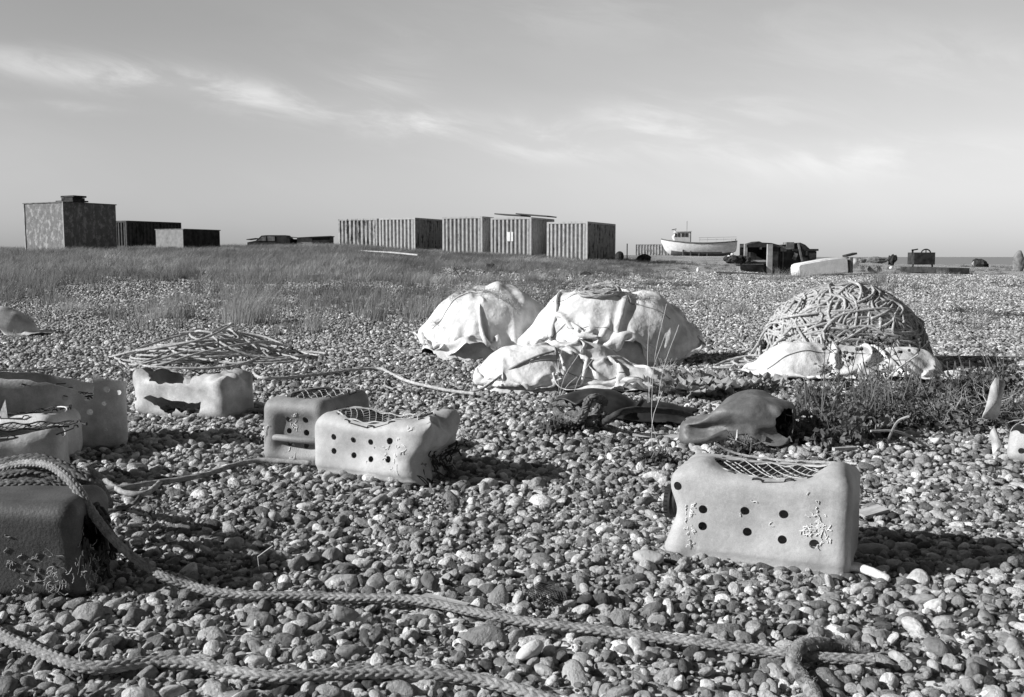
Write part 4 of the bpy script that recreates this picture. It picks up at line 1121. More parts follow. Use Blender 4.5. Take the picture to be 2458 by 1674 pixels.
# slumped sack in front
b3 = at(1370, 942); x3, y3 = b3.x + .02, b3.y + .27
H3 = domes([(x3 - .25, y3 + .02, .32, .26, .25, .38), (x3 + .02, y3 + .05, .44, .22, .18, .42), (x3 + .34, y3, .30, .17, .12, .45), (x3 - .02, y3 + .22, .4, .24, .26, .6)])
P = tuck(drape(80, 52, 1.75, 1.0, H3, x3 + .02, y3 + .02, .0, .62, .42, 130, 15, noise=.04), x3, y3, .10, .10)
t3 = empty('bulk_sack', (x3, y3, gzf(x3, y3))); tag(t3, 'slumped half-empty white sack lying flat in front of the two full ones', 'sack', 'white woven sacks of fishing gear')
sheet_mesh(P, 'fabric', 'fabric', t3); filling(H3, x3, y3, .60, .32, t3); seam(P, 14, 1, 'seam', t3, a=20, b=70); seam(P, 28, 0, 'seam', t3, a=4, b=26)
mb = MB(); Pc = [at(1075, 930), at(1150, 938)] ; 
cr = [(1165, 934), (1205, 905), (1240, 882), (1290, 860), (1330, 848)]
Pc = [at(1128, 942)]
for (px, py) in cr:
    r0 = ray(px, py); t = 4.5
    while t < 8:
        x, y, z = r0.x*t, r0.y*t, CAMH + r0.z*t
        if z < float(H3(np.array([x]), np.array([y]))[0]) + .012: break
        t += .01
    Pc.append(Vector((x, y, z + .012)))
mb.tube(spline(Pc, .01), .007, 8, twist=.045, lay=.2); mb.build('tie_cord', M['rope_mid'], t3, world=True, angle=180)
e3 = np.array([(x3 + .50 + .12*t, y3 - .05 + .1*t, gzf(x3, y3) + .06 + .08*t) for t in np.linspace(0, 1, 8)]); fringe(P, e3, 220, 'frayed_edge', t3, .13, seed=7, mt='net', up=.1)

# white sack spread under the rope heap
b4 = at(2000, 912); x4, y4 = b4.x + .02, b4.y + .22
H4 = domes([(x4 - .16, y4 + .02, .32, .24, .23, .5), (x4 + .12, y4 + .02, .36, .24, .21, .5), (x4 + .34, y4, .40, .22, .16, .55), (x4 + .54, y4 + .08, .26, .2, .17, .5)])
P = drape(76, 40, 1.85, .85, H4, x4 + .16, y4 - .02, -.03, .68, .34, 120, 23, noise=.03)
t4 = empty('bulk_sack', (x4, y4, gzf(x4, y4))); tag(t4, 'white sack flattened under the near side of the tall rope heap', 'sack', 'white woven sacks of fishing gear')
sheet_mesh(P, 'fabric', 'fabric', t4); filling(H4, x4 + .2, y4, .62, .26, t4); seam(P, 14, 1, 'seam', t4, a=8, b=60)

# black sheet and thick rope left of the crumpled drum
b5 = at(1500, 1018); x5, y5 = b5.x, b5.y + .18
H5 = domes([(x5 - .12, y5, .22, .16, .13, .5), (x5 + .16, y5 - .02, .28, .10, .07, .6)])
P = drape(46, 26, .78, .40, H5, x5 + .02, y5, -.12, .8, .2, 90, 31, noise=.02)
t5 = empty('black_sheet', (x5, y5, gzf(x5, y5))); tag(t5, 'flat folded black plastic sheet on the pebbles left of the crumpled drum', 'sheet')
sheet_mesh(P, 'film', 'black', t5, .002)
mb = MB()
for sp in ([(1335, 985), (1352, 1002, -.04), (1385, 1012, -.05), (1405, 985, -.12), (1412, 962, -.16), (1432, 955, -.17), (1450, 966, -.12)],
           [(1330, 975), (1350, 968, -.05), (1380, 972, -.07), (1402, 990, -.06), (1395, 1015, -.03), (1370, 1020)],
           [(1345, 1010), (1372, 995, -.06), (1420, 1000, -.08), (1440, 975, -.12)]):
    braid(mb, rope_pts(sp, .03), .021)
o = mb.build('rope_bundle', M['braid_dark'], origin=tuple(at(1390, 1015)), angle=180); tag(o, 'thick plaited rope bunched at the left end of the black sheet', 'rope bundle')
lone_rope('dark_rope', [(1440, 1020, -.03), (1470, 1000, -.12), (1510, 985, -.14), (1570, 985, -.12), (1620, 990, -.10), (1660, 1000, -.05)], .014, 'cord', 'dark rope across the black sheet towards the crumpled drum')
# grey film at the left edge, middle distance
b6 = at(25, 806); x6, y6 = b6.x - .1, b6.y + .25
H6 = domes([(x6 - .10, y6, .34, .25, .26, .6)])
P = drape(36, 26, .95, .6, H6, x6, y6, -.3, .75, .3, 90, 41, noise=.04)
t6 = empty('plastic_sheet', (x6, y6, gzf(x6, y6))); tag(t6, 'crumpled grey plastic sheet at the left edge, beyond the cans', 'sheet'); sheet_mesh(P, 'film', 'can_pale', t6, .003)

# ================================================================== FAR STRUCTURES
def corner_box(pxL, pxM, pxR, d, th):
    """the lit face runs from L to the near corner M, the shaded side from M back to R. Returns the near corner and both lengths"""
    xM = (pxM - CX)/F*d; kR = (pxR - CX)/F; kL = (pxL - CX)/F; s, c = math.sin(th), math.cos(th)
    sR = (kR*d - xM)/(s - kR*c); sL = (kL*d - xM)/(-c - kL*s)
    return xM, sL, sR
def corrugated(w, h, n, depth, y=0.0):
    """a ribbed panel in the XZ plane, x 0..w, z 0..h, ribs standing out to -y"""
    xs, ys = [], []
    p = w/n
    for k in range(n):
        for a, b in ((0, 0), (.30, 0), (.42, 1), (.82, 1), (.94, 0)): xs.append((k+a)*p); ys.append(y - b*depth)
    xs.append(w); ys.append(y); m = len(xs)
    V = np.array([(x, yy, z) for z in (0, h) for x, yy in zip(xs, ys)])
    return V, np.array([(i, i+1, m+i+1, m+i) for i in range(m-1)])
def blotch(name, lo, hi, dark, scale=1.2, cut=(.52, .60), bump=.01, streak=(1, 1, .35)):
    """peeling paint: two greys with ragged patches"""
    m = bpy.data.materials.new(name); m.use_nodes = True; n, l = m.node_tree.nodes, m.node_tree.links; b = n['Principled BSDF']; b.inputs['Roughness'].default_value = .85; b.inputs['Specular IOR Level'].default_value = .15
    tcn = n.new('ShaderNodeTexCoord'); mp = n.new('ShaderNodeMapping'); mp.inputs['Scale'].default_value = streak; l.new(tcn.outputs['Object'], mp.inputs[0])
    t = n.new('ShaderNodeTexNoise'); t.inputs['Scale'].default_value = scale; t.inputs['Detail'].default_value = 9; t.inputs['Roughness'].default_value = .72; l.new(mp.outputs[0], t.inputs['Vector'])
    mr = n.new('ShaderNodeMapRange'); mr.inputs[1].default_value, mr.inputs[2].default_value = cut; l.new(t.outputs[0], mr.inputs[0])
    t2 = n.new('ShaderNodeTexNoise'); t2.inputs['Scale'].default_value = 4; t2.inputs['Detail'].default_value = 6; l.new(tcn.outputs['Object'], t2.inputs['Vector'])
    mr2 = n.new('ShaderNodeMapRange'); mr2.inputs[1].default_value = .35; mr2.inputs[2].default_value = .65; mr2.inputs[3].default_value = lo; mr2.inputs[4].default_value = hi; l.new(t2.outputs[0], mr2.inputs[0])
    mx = n.new('ShaderNodeMix'); l.new(mr.outputs[0], mx.inputs[0]); l.new(mr2.outputs[0], mx.inputs[2]); mx.inputs[3].default_value = dark
    l.new(mx.outputs[0], b.inputs['Base Color']); return m
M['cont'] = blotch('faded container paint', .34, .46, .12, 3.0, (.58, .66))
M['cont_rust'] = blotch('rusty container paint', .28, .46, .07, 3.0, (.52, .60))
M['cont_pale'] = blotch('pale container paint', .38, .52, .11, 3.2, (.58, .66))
M['cont_dark'] = blotch('dark container paint', .05, .09, .02, 1.2, (.55, .65))
M['tank'] = blotch('peeling tank paint', .14, .20, .36, 3.4, (.50, .60), streak=(1, 1, .7))
M['bin'] = blotch('bin sunlit end', .22, .30, .14, 2, (.6, .7))  # lighter than the bin body: sunlight painted into the end
M['slot'] = mat('container recess', .03, .05, 3, .9)
def container(label, pxL, pxM, pxR, yT, yB, d, th, mt, nL=9, group='steel shipping containers on the far bank', roof_mt=None, door=False, extra=None, side_mt=None):
    xM, wL, wR = corner_box(pxL, pxM, pxR, d, th)
    z0 = CAMH + (HOR - yB)*d/F; h = (yB - yT)*d/F; z0 -= .35; h += .35
    root = empty('shipping_container', (xM, d, z0), -th); tag(root, label, 'container', group)
    # local: +y runs back along the shaded side, -x along the lit face
    post = .14
    V, Q = corrugated(wL - 2*post, h - .26, nL, .10, .10); V = V + np.array([-wL + post, 0, .12]); MB().add(V, Q).build('end_wall', M[mt], root, smooth=False)
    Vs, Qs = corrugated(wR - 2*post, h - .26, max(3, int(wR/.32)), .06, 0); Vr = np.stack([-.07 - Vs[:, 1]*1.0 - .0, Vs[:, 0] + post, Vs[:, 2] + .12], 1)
    MB().add(Vr, Qs).build('side_wall', M[side_mt or mt], root, smooth=False)
    V2, Q2 = corrugated(wR - 2*post, h - .26, 8, .05, 0); V2 = np.stack([-wL + .07 + V2[:, 1], V2[:, 0] + post, V2[:, 2] + .12], 1); MB().add(V2, Q2).build('side_wall', M[mt], root, smooth=False)
    MB().box((-wL/2, wR - .06, h/2), (wL - 2*post, .05, h - .24)).build('back_wall', M[mt], root, smooth=False)
    MB().box((-wL/2, wR/2, h - .05), (wL - .06, wR - .06, .06)).build('roof', M[roof_mt or mt], root, smooth=False)
    for x in (-post/2, -wL + post/2):
        for y in (post/2, wR - post/2): MB().box((x, y, h/2), (post, post, h)).build('corner_post', M[mt], root, smooth=False)
    for z, nm_ in ((.07, 'bottom_rail'), (h - .06, 'top_rail')):
        f = MB()
        for y in (.05, wR - .05): f.box((-wL/2, y, z), (wL - 2*post - .004, .10, .13))
        for x in (-.05, -wL + .05): f.box((x, wR/2, z), (.10, wR - 2*post - .004, .13))
        f.build(nm_, M[mt], root, smooth=False)
    if extra: extra(root, wL, wR, h)
    return root, wL, wR, h
TH = R(24)
container('rust-streaked container at the left end of the row, corrugated end in the sun', 815, 907, 945, 526, 596, 80, TH, 'cont_rust')
def pallets(root, wL, wR, h):
    mb = MB()
    for k in range(7): mb.box((.25, wR*.45 + k*.42, 1.0), (.05, .10, 1.5)); 
    for z in (.5, 1.0, 1.6): mb.box((.25, wR*.45 + 1.25, z), (.06, 3.0, .12))
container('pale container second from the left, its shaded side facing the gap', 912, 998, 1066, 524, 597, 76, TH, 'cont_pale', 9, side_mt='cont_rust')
container('grey container with clean ribs, third from the left in the row', 1063, 1158, 1186, 521, 611, 68, TH, 'cont', 9)
def placard(root, wL, wR, h):
    mb = MB().box((-wL*.55, -.02, h*.56), (.22, .03, .62)).box((-wL*.55 + .25, -.02, h*.56), (.16, .03, .62)); mb.build('notice', M['white_paint'], root, smooth=False)
container('container bearing a small white notice, boards lying on its roof', 1178, 1275, 1330, 523, 614, 66, TH, 'cont', 9, extra=placard)
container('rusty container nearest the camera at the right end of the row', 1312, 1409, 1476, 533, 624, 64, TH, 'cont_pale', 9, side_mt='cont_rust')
# boards on a roof
xM = (1262 - CX)/F*68; zt = CAMH + (HOR - 521)*68/F
o = MB().box((xM - .9, 68.5, zt + .10), (1.9, 2.2, .08), rz=R(-20), ry=R(4)).build('roof_board', M['wood_dark'], origin=(xM - .9, 68.5, zt + .1), smooth=False); tag(o, 'dark board lying on the container roof, left one of two', 'board')
o = MB().box((xM + .75, 69.2, zt + .11), (2.3, 2.2, .08), rz=R(-20), ry=R(5)).build('roof_board', M['wood_dark'], origin=(xM + .7, 69.2, zt + .1), smooth=False); tag(o, 'dark board overhanging the container roof to the right', 'board')
# pallets leaning in the gap
gx_ = (1040 - CX)/F*78; gzz = gzf(gx_, 78)
mb = MB()
for k in range(6): mb.box((gx_ - .7 + .28*k, 78, gzz + 1.0), (.10, .04, 1.3))
for z in (.55, 1.0, 1.45): mb.box((gx_, 78.05, gzz + z), (1.7, .06, .10))
tag(mb.build('wooden_pallet', M['wood'], origin=(gx_, 78, gzz), smooth=False), 'slatted pallet leaning in the gap between two containers', 'pallet')

# the big tank-like block at far left
def plain_block(name, label, cat, pxL, pxM, pxR, yT, yB, d, th, mt, parts=()):
    xM, wL, wR = corner_box(pxL, pxM, pxR, d, th); z0 = CAMH + (HOR - yB)*d/F - .3; h = (yB - yT)*d/F + .3
    root = empty(name, (xM, d, z0), -th); tag(root, label, cat)
    MB().box((-wL/2, wR/2, h/2), (wL, wR, h)).build('body', M[mt], root, smooth=False)
    MB().box((-wL/2, wR/2, h + .025), (wL + .10, wR + .10, .05)).build('roof_lip', M['steel_mid'], root, smooth=False)
    return root, wL, wR, h
root, wL, wR, h = plain_block('steel_tank', 'tall square steel tank with peeling paint at far left', 'tank', 68, 162, 286, 488, 604, 55, R(29), 'tank')
for x in (-wL + .03, -.03): MB().box((x, -.022, h/2), (.07, .04, h)).build('edge_strip', M['steel_light'], root, smooth=False)
mb = MB().box((-.45, .9, h + .10), (1.5, 1.0, .08)).box((-.35, .9, h + .22), (.95, .8, .14)).box((-.30, .9, h + .36), (1.1, .85, .10)); mb.build('hatch_cover', M['steel_dark'], root, smooth=False)
container('dark container half hidden behind the square tank', 284, 310, 441, 531, 600, 72, R(30), 'cont_dark', 3, None)
r3, wL3, wR3, h3 = plain_block('storage_bin', 'low grey-lidded bin in front of the dark container', 'bin', 380, 446, 532, 552, 602, 62, R(26), 'steel_dark')
# paler panel over the sunlit end, the sunlight put into its colour
MB().box((-wL3/2, -.02, h3/2), (wL3 - .04, .04, h3)).build('sunlit_end', M['bin'], r3, smooth=False)
# low wreck and hut
def far(px, py, d): p = pt(px, py, d); return p
d_ = 75; x0 = (604 - CX)/F*d_; x1 = (706 - CX)/F*d_; zb = gzf((x0+x1)/2, d_) - .05; zt = CAMH + (HOR - 566)*d_/F
root = empty('wrecked_car', ((x0+x1)/2, d_, zb)); tag(root, 'dark wrecked car body half sunk in grass left of the low hut', 'car'); w = x1 - x0; H_ = zt - zb
prof_ = [(-w/2, 0), (-w/2, H_*.50), (-w*.30, H_*.62), (-w*.17, H_*.97), (-w*.05, H_), (w*.38, H_), (w*.48, H_*.72), (w*.5, 0)]
MB().prism(prof_, -.8, .8).build('body', M['steel_dark'], root, smooth=False)
MB().prism([(-w*.26, H_*.60), (-w*.15, H_*.90), (-w*.06, H_*.92), (-w*.06, H_*.60)], -.83, -.79).build('window', M['steel_mid'], root, smooth=False)
MB().prism([(-w*.03, H_*.60), (-w*.03, H_*.92), (w*.14, H_*.92), (w*.14, H_*.60)], -.83, -.79).build('window', M['steel_mid'], root, smooth=False)
MB().box((-w*.42, 0, H_*.74), (w*.22, 1.4, .05), ry=R(-7)).build('raised_bonnet', M['steel_dark'], root, smooth=False)
MB().box((w*.2, -.83, H_*.3), (w*.2, .05, H_*.2)).build('bare_patch', M['steel_mid'], root, smooth=False)
x0 = (706 - CX)/F*d_; x1 = (796 - CX)/F*d_; w = x1 - x0; zt = CAMH + (HOR - 569)*d_/F; zb = gzf((x0+x1)/2, d_) - .05; H_ = zt - zb
root = empty('hut', ((x0+x1)/2, d_ + .5, zb)); tag(root, 'low dark hut with a pale boarded front, left of the containers', 'hut')
MB().box((w*.27, 0, H_/2), (w*.46, 1.6, H_)).build('dark_wall', M['steel_dark'], root, smooth=False)  # right-hand wall in the darker steel
MB().box((-w*.17, 0, H_*.46), (w*.40, 1.5, H_*.92)).build('boarded_front', M['cont_rust'], root, smooth=False)
MB().box((-w*.44, .1, H_*.40), (w*.13, 1.4, H_*.8)).build('lean_to', M['steel_dark'], root, smooth=False)
MB().prism([(-w*.52, H_*.92), (-w*.52, H_*.99), (-w*.36, H_*.93), (0, H_*.99), (w*.52, H_*1.06), (w*.52, H_*.99), (0, H_*.94), (-w*.36, H_*.90)], -.9, .9).build('roof', M['wood_dark'], root, smooth=False)

# boat drawn up on the shingle
dB = 132.0; sc = dB/F; xb0 = (1584 - CX)*sc; zb = CAMH + (HOR - 616)*sc
root = empty('fishing_boat', (xb0 + 5, dB, zb)); tag(root, 'white wooden fishing boat with small wheelhouse, drawn up on the shingle', 'boat')
st = [  # x, sheer z, half beam at sheer, keel z, forefoot
 (.05, 43, .02, 34), (.6, 40.5, .45, 14), (1.3, 38.5, .85, 3), (2.4, 36, 1.25, 0), (4, 33.5, 1.55, 0), (6, 33, 1.62, 0), (8, 34.5, 1.5, 0), (9.3, 36.5, 1.3, 3), (10.0, 37.5, 1.1, 12)]
NS = 11; V = []
for x, sh, hb, kz in st:
    for j in range(-NS, NS+1):
        t = abs(j)/NS; s_ = 1 if j > 0 else -1; yy = hb*min(1, (math.sin(t*math.pi/2))**.75); zz = kz*sc + (sh - kz)*sc*(t**1.9)
        V.append((x - 5, s_*yy, zz))
V = np.array(V); m = 2*NS+1; i = np.arange(len(st)-1)[:, None]*m + np.arange(m-1)[None, :]
hull = MB().add(V, [np.stack([i, i+m, i+m+1, i+1], -1).reshape(-1, 4), np.arange((len(st)-1)*m, len(st)*m)[::-1][None, :]])
ho = hull.build('hull', M['white_paint'], root, angle=60)
ho.data.materials.append(M['hull_low'])
for p in ho.data.polygons:
    if p.center.z < .62 - .04*p.center.x and p.center.x > -3.2: p.material_index = 1
# deck and bulwark band
dk = [(x-5, s_*hb*.97, (sh-6)*sc) for s_ in (1,) for x, sh, hb, kz in st[1:]] + [(x-5, -hb*.97, (sh-6)*sc) for x, sh, hb, kz in st[1:][::-1]]
MB().add(dk, [np.arange(len(dk))[None, :]]).build('deck', M['steel_mid'], root, smooth=False)
for s_ in (-1, 1):
    mb = MB(); L = [(x-5, s_*(hb+.03), (sh-1.6)*sc) for x, sh, hb, kz in st]; mb.tube(spline(L, .25), .085, 6, flat=.4); mb.build('rubbing_strake', M['hull_low'], root)
# wheelhouse
px2x = lambda px: (px - 1584)*sc - 5
wh = [(px2x(1617), 34*sc), (px2x(1612), 47*sc), (px2x(1622), 57*sc), (px2x(1652), 58.5*sc), (px2x(1652), 33*sc)]
MB().prism(wh, -.75, .75).build('wheelhouse', M['white_paint'], root, smooth=False)
MB().box((px2x(1636), 0, 58.8*sc), (2.2, 1.7, .08), ry=R(-2)).build('wheelhouse_roof', M['white_paint'], root, smooth=False)
for a, b in ((1615, 1620), (1622.5, 1627.5), (1631, 1638), (1640, 1646)):
    o = MB().box((px2x((a+b)/2), -.765, 50.5*sc), ((b-a)*sc, .03, 8.5*sc)).build('window', M['glass'], root, smooth=False)
MB().cyl((px2x(1653.5), -.2, 47*sc), .12, 26*sc, 8).build('exhaust', M['steel_dark'], root)
MB().tube([(px2x(1646), 0, 58*sc), (px2x(1646), 0, 84*sc)], .035, 5).build('mast', M['steel_mid'], root)
mb = MB().tube([(px2x(1619), 0, 57*sc), (px2x(1619), 0, 63*sc)], .03, 5).box((px2x(1615.5), 0, 64.2*sc), (.60, .3, .10), ry=R(-12)); mb.build('radar', M['steel_dark'], root, smooth=False)
mb = MB()
for px in (1672, 1690, 1710, 1728, 1746, 1758): mb.tube([(px2x(px), -1.45, 34*sc), (px2x(px), -1.45, 44*sc)], .025, 4)
for z in (39, 44): mb.tube([(px2x(1670), -1.45, z*sc), (px2x(1759), -1.35, (z+2)*sc)], .022, 4)
mb.build('rail', M['steel_light'], root)
MB().box((5.02, 0, 1.5), (.08, .25, 1.7)).build('rudder', M['hull_low'], root, smooth=False)
for px in (1634, 1652, 1672, 1691):
    MB().box((px2x(px), -1.15, 8*sc), (.14, .3, .9)).build('prop', M['wood_dark'], root, smooth=False)
container('corrugated container standing behind the bow of the boat', 1524, 1612, 1622, 587, 614, 225, R(10), 'cont_rust', 12)

# ---- wrecked machine and scrap, right of the boat
D5 = 50.0; u = D5/F
def X5(px): return (px - CX)*u
def Z5(py): return CAMH + (HOR - py)*u
gz5 = gzf(X5(1870), D5) - .03
cab = empty('wrecked_winch_hut', (X5(1828), D5, gz5)); tag(cab, 'black open-fronted wrecked winch hut with a pale upright in its doorway', 'winch hut')
def P5(px, py, dy=0): return (X5(px) - X5(1828), dy, Z5(py) - gz5)
def B5(mb, x0, x1, y0, y1, dy0, dy1, **k):
    a, b = P5(x0, y1), P5(x1, y0); mb.box(((a[0]+b[0])/2, (dy0+dy1)/2, (a[2]+b[2])/2), (b[0]-a[0], dy1-dy0, b[2]-a[2]), **k); return mb
def local5(mb, nm, mt): return mb.build(nm, M[mt], cab, smooth=False)
mb = MB(); B5(mb, 1790, 1866, 585, 632, 1.5, 1.6); B5(mb, 1848, 1866, 588, 664, .05, 1.5); local5(mb, 'back_wall', 'steel_dark')
mb = MB().prism([P5(1789, 588)[::2], P5(1806, 584)[::2], P5(1818, 580)[::2], P5(1826, 583)[::2], P5(1848, 584)[::2], P5(1867, 589)[::2], P5(1867, 594)[::2], P5(1789, 594)[::2]], -.05, 1.5); local5(mb, 'roof', 'steel_dark')
local5(B5(MB(), 1784, 1791, 586, 630, -.02, .12), 'door_post', 'steel_light')
local5(B5(MB(), 1836, 1848, 587, 664, -.30, -.1), 'upright_beam', 'steel_light')
local5(B5(MB(), 1791, 1836, 624.5, 629, -.05, .2), 'sill', 'steel_light')
local5(B5(MB(), 1768, 1836, 629, 634, -.05, 1.4), 'floor', 'steel_dark')
local5(B5(MB(), 1779, 1834, 635, 664, .25, 1.3), 'base_block', 'steel_mid')
local5(B5(MB(), 1808, 1822, 606, 624, .8, 1.2), 'winch_drum', 'steel_dark')
local5(B5(MB(), 1829, 1833, 593, 599, .6, .7), 'bracket', 'white_paint')
# pile of scrap at its left
def lump(mb, c, s, seed, am=.28, n=12):
    k = MB(); ellipsoid(k, (0, 0, 0), (1, 1, 1), n); V = k.V(); V = V*(1 + am*fbm(V, 1.6, seed, 3))[:, None]; mb.add(V*np.array(s) + np.array(c), [f for f in k.f]); return mb
gl = gzf(X5(1765), D5 - .2)
mb = MB(); r_ = random.Random(6)
for k in range(9): lump(mb, (X5(1742 + 5.5*k), D5 - .2 + r_.uniform(-.2, .2), Z5(622 - r_.uniform(-3, 4)) - .05), (.22, .3, .17), k, .35, 8)
o = mb.build('scrap_heap', M['steel_dark'], origin=(X5(1765), D5, gl), smooth=False); tag(o, 'low dark heap of scrap and netting left of the winch hut', 'scrap heap')
mb = MB(); lump(mb, (X5(1742), D5 - .5, Z5(615)), (.07, .06, .05), 1, .2, 8); o = mb.build('float', M['white_paint'], origin=(X5(1742), D5 - .5, Z5(617))); tag(o, 'small white float on the scrap heap, left one of two', 'float')
mb = MB(); lump(mb, (X5(1750), D5 - .5, Z5(611)), (.08, .06, .06), 2, .2, 8); o = mb.build('float', M['white_paint'], origin=(X5(1750), D5 - .5, Z5(613))); tag(o, 'small white float on the scrap heap, right one of two', 'float')
# engine / boiler
e = empty('engine_wreck', (X5(1915), D5 + .6, gz5)); tag(e, 'dark rusted engine wreck with a rounded back and a leaning pale bar', 'engine')
def PE(px, py): return (X5(px) - X5(1915), Z5(py) - gz5)
MB().prism([PE(1866, 665), PE(1866, 598), PE(1880, 588), PE(1900, 586), (PE(1920, 583)[0], PE(1920, 583)[1]), PE(1932, 588), PE(1945, 600), PE(1958, 602), PE(1958, 640), PE(1940, 665)], -.4, .8).build('engine_block', M['steel_dark'], e, smooth=False)
def be(nm, mt, x0, x1, y0, y1, a, b, **k): p, q = PE(x0, y1), PE(x1, y0); return MB().box(((p[0]+q[0])/2, (a+b)/2, (p[1]+q[1])/2), (q[0]-p[0], b-a, q[1]-p[1]), **k).build(nm, M[mt], e, smooth=False)
be('top_box', 'steel_mid', 1886, 1904, 582, 599, -.5, .2); be('flange', 'steel_dark', 1900, 1962, 598, 603, -.55, .3)
be('leaning_bar', 'steel_mid', 1916, 1920, 584, 628, -.60, -.52, ry=R(-14)); be('panel', 'steel_mid', 1903, 1912, 608, 624, -.46, -.41, ry=R(20)); be('panel', 'steel_mid', 1933, 1940, 602, 614, -.46, -.41, ry=R(8)); be('side_box', 'steel_dark', 1938, 1958, 604, 622, -.5, -.41)
be('cylinder', 'steel_mid', 1872, 1886, 592, 604, -.5, -.41); be('inner_pipe', 'steel_mid', 1878, 1880, 606, 650, -.44, -.41)
# white tank lying on its side
wt = empty('white_water_tank', (X5(1952), D5 - 1.6, gzf(X5(1952), D5 - 1.6)), R(4)); tag(wt, 'long white box tank tipped on the shingle in front of the engine wreck', 'tank')
ox, oz = X5(1952), wt.location.z; uu = (D5-1.6)/F
def PW(px, py): return ((px - CX)*uu - ox*(D5-1.6)/D5 * 1.0, CAMH + (HOR - py)*uu - oz)
q = [PW(1890, 664), PW(1888, 640), PW(1893, 634), PW(1960, 622), PW(2004, 617), PW(2010, 621), PW(2013, 655), PW(1950, 661)]
bx = MB().prism(q, 0, 1.1).build('body', M['white_paint'], wt, smooth=False)
bm = bmesh.new(); bm.from_mesh(bx.data); bmesh.ops.recalc_face_normals(bm, faces=bm.faces); bmesh.ops.bevel(bm, geom=bm.edges[:], offset=.05, segments=3, affect='EDGES'); bm.to_mesh(bx.data); bm.free()
bx.data.polygons.foreach_set('use_smooth', [True]*len(bx.data.polygons)); bx.data.set_sharp_from_angle(angle=R(50))
p, q2 = PW(2014, 655), PW(2024, 618); MB().box(((p[0]+q2[0])/2 + .02, .45, (p[1]+q2[1])/2), (.16, .8, q2[1]-p[1])).build('end_plate', M['steel_mid'], wt, smooth=False)
p = PW(2022, 612); MB().box((p[0], .4, p[1]), (.55, .5, .09), ry=R(-14)).build('dark_flap', M['steel_dark'], wt, smooth=False)
mb = MB(); ellipsoid(mb, (0, 0, 0), (.42, .6, .30), 12); o = mb.build('white_drum', M['white_paint'], origin=(0, 0, 0)); o.location = (X5(2040)*1.1, D5*1.1, CAMH + (HOR - 632)*u*1.1); tag(o, 'pale rounded drum just right of the white box tank', 'drum')
# planks and bits in front
def plank(label, a, b, w, t, mt, name='plank', cat='plank', lift=.02):
    p, q = at(*a, 0), at(*b, 0); dd = q - p; L = dd.length; c = (p+q)/2
    o = MB().box((0, 0, 0), (L, w, t)).build(name, M[mt], smooth=False); o.location = (c.x, c.y, c.z + lift + t/2); o.rotation_euler = (0, -math.asin(max(-1, min(1, dd.z/L))), math.atan2(dd.y, dd.x)); return tag(o, label, cat)
plank('thin pale plank lying in front of the winch hut', (1716, 661), (1890, 667), .14, .06, 'wood', lift=.10)
plank('bleached plank in the grass below the left containers, left half', (862, 613), (940, 618), .16, .05, 'wood', lift=.22)
plank('bleached plank in the grass below the left containers, right half', (935, 619), (1006, 627), .16, .06, 'wood', lift=.24)
plank('long dark sunken hull plank beyond the rope heap at right', (2182, 653), (2302, 659), 1.0, .30, 'steel_dark')
plank('short pale plank in the grass below the right containers', (1337, 650), (1365, 653), .15, .05, 'wood')
plank('leaning dark stick beside the pale plank by the winch hut', (1752, 660), (1782, 646), .06, .06, 'wood_dark', 'stick', 'stick')
# winch box at right
dW = 72.0; s_ = dW/F; xw = (2214 - CX)*s_; zg = CAMH + (HOR - 640)*s_
w = empty('winch_box', (xw, dW, zg)); tag(w, 'dark square winch box with a hoop wheel on top, on the right shore', 'winch')
MB().box((0, .5, 19*s_), (50*s_, 1.2, 29*s_)).build('box', M['steel_dark'], w, smooth=False)
mb = MB(); mb.tube([(11*s_*math.cos(t) + 8*s_, .3, 32*s_ + 9*s_*math.sin(t)) for t in np.linspace(0, math.pi, 14)], .05, 6); mb.tube([(8*s_, .3, 30*s_), (8*s_, .3, 41*s_)], .04, 5); mb.build('hoop_wheel', M['steel_dark'], w)
for x in (-22, 24): MB().box((x*s_, .3, 3*s_), (.09, .09, 8*s_), ry=R(12 if x < 0 else -12)).build('leg', M['steel_dark'], w, smooth=False)
mb = MB().box((-24*s_, .3, 37*s_), (.10, .1, 8*s_)).box((-19*s_, .3, 40*s_), (15*s_, .1, .09), ry=R(-10)); mb.build('bracket', M['steel_dark'], w, smooth=False)
def bit(name, label, cat, px, py, d, s, mt, seed=1, am=.35, rz=0):
    k = MB(); lump(k, (0, 0, 0), s, seed, am, 9); z = CAMH + (HOR - py)*d/F
    o = k.build(name, M[mt], smooth=False); o.location = ((px-CX)/F*d, d, z); return tag(o, label, cat)
bit('net_heap', 'dark rounded heap of netting alone on the right shore', 'net heap', 2345, 634, 80, (.62, .5, .42), 'steel_dark', 4)
bit('scrap', 'pale knob on the left of the lone netting heap', 'scrap', 2332, 633, 79, (.12, .1, .16), 'steel_light', 5)
bit('rusty_post', 'dark upright machine part cut by the right edge of the photo', 'post', 2440, 630, 62, (.33, .4, .75), 'steel_mid', 6, .12)
bit('scrap', 'low dark scrap on the shore left of the winch box, the pointed piece', 'scrap', 2138, 624, 90, (.35, .3, .45), 'steel_dark', 7, .5)
bit('scrap', 'flat dark scrap on the shore right of the white drum', 'scrap', 2098, 624, 90, (1.1, .4, .26), 'steel_mid', 8, .4)
bit('scrap', 'low dark scrap just beyond the white drum', 'scrap', 2063, 626, 85, (.5, .4, .22), 'steel_mid', 9, .4)
bit('float', 'white float on the shingle right of the white drum', 'float', 2068, 643, 55, (.13, .12, .10), 'white_paint', 10, .1)
bit('float', 'white float at the foot of the dark stump', 'float', 2136, 643, 55, (.10, .1, .10), 'white_paint', 11, .1)
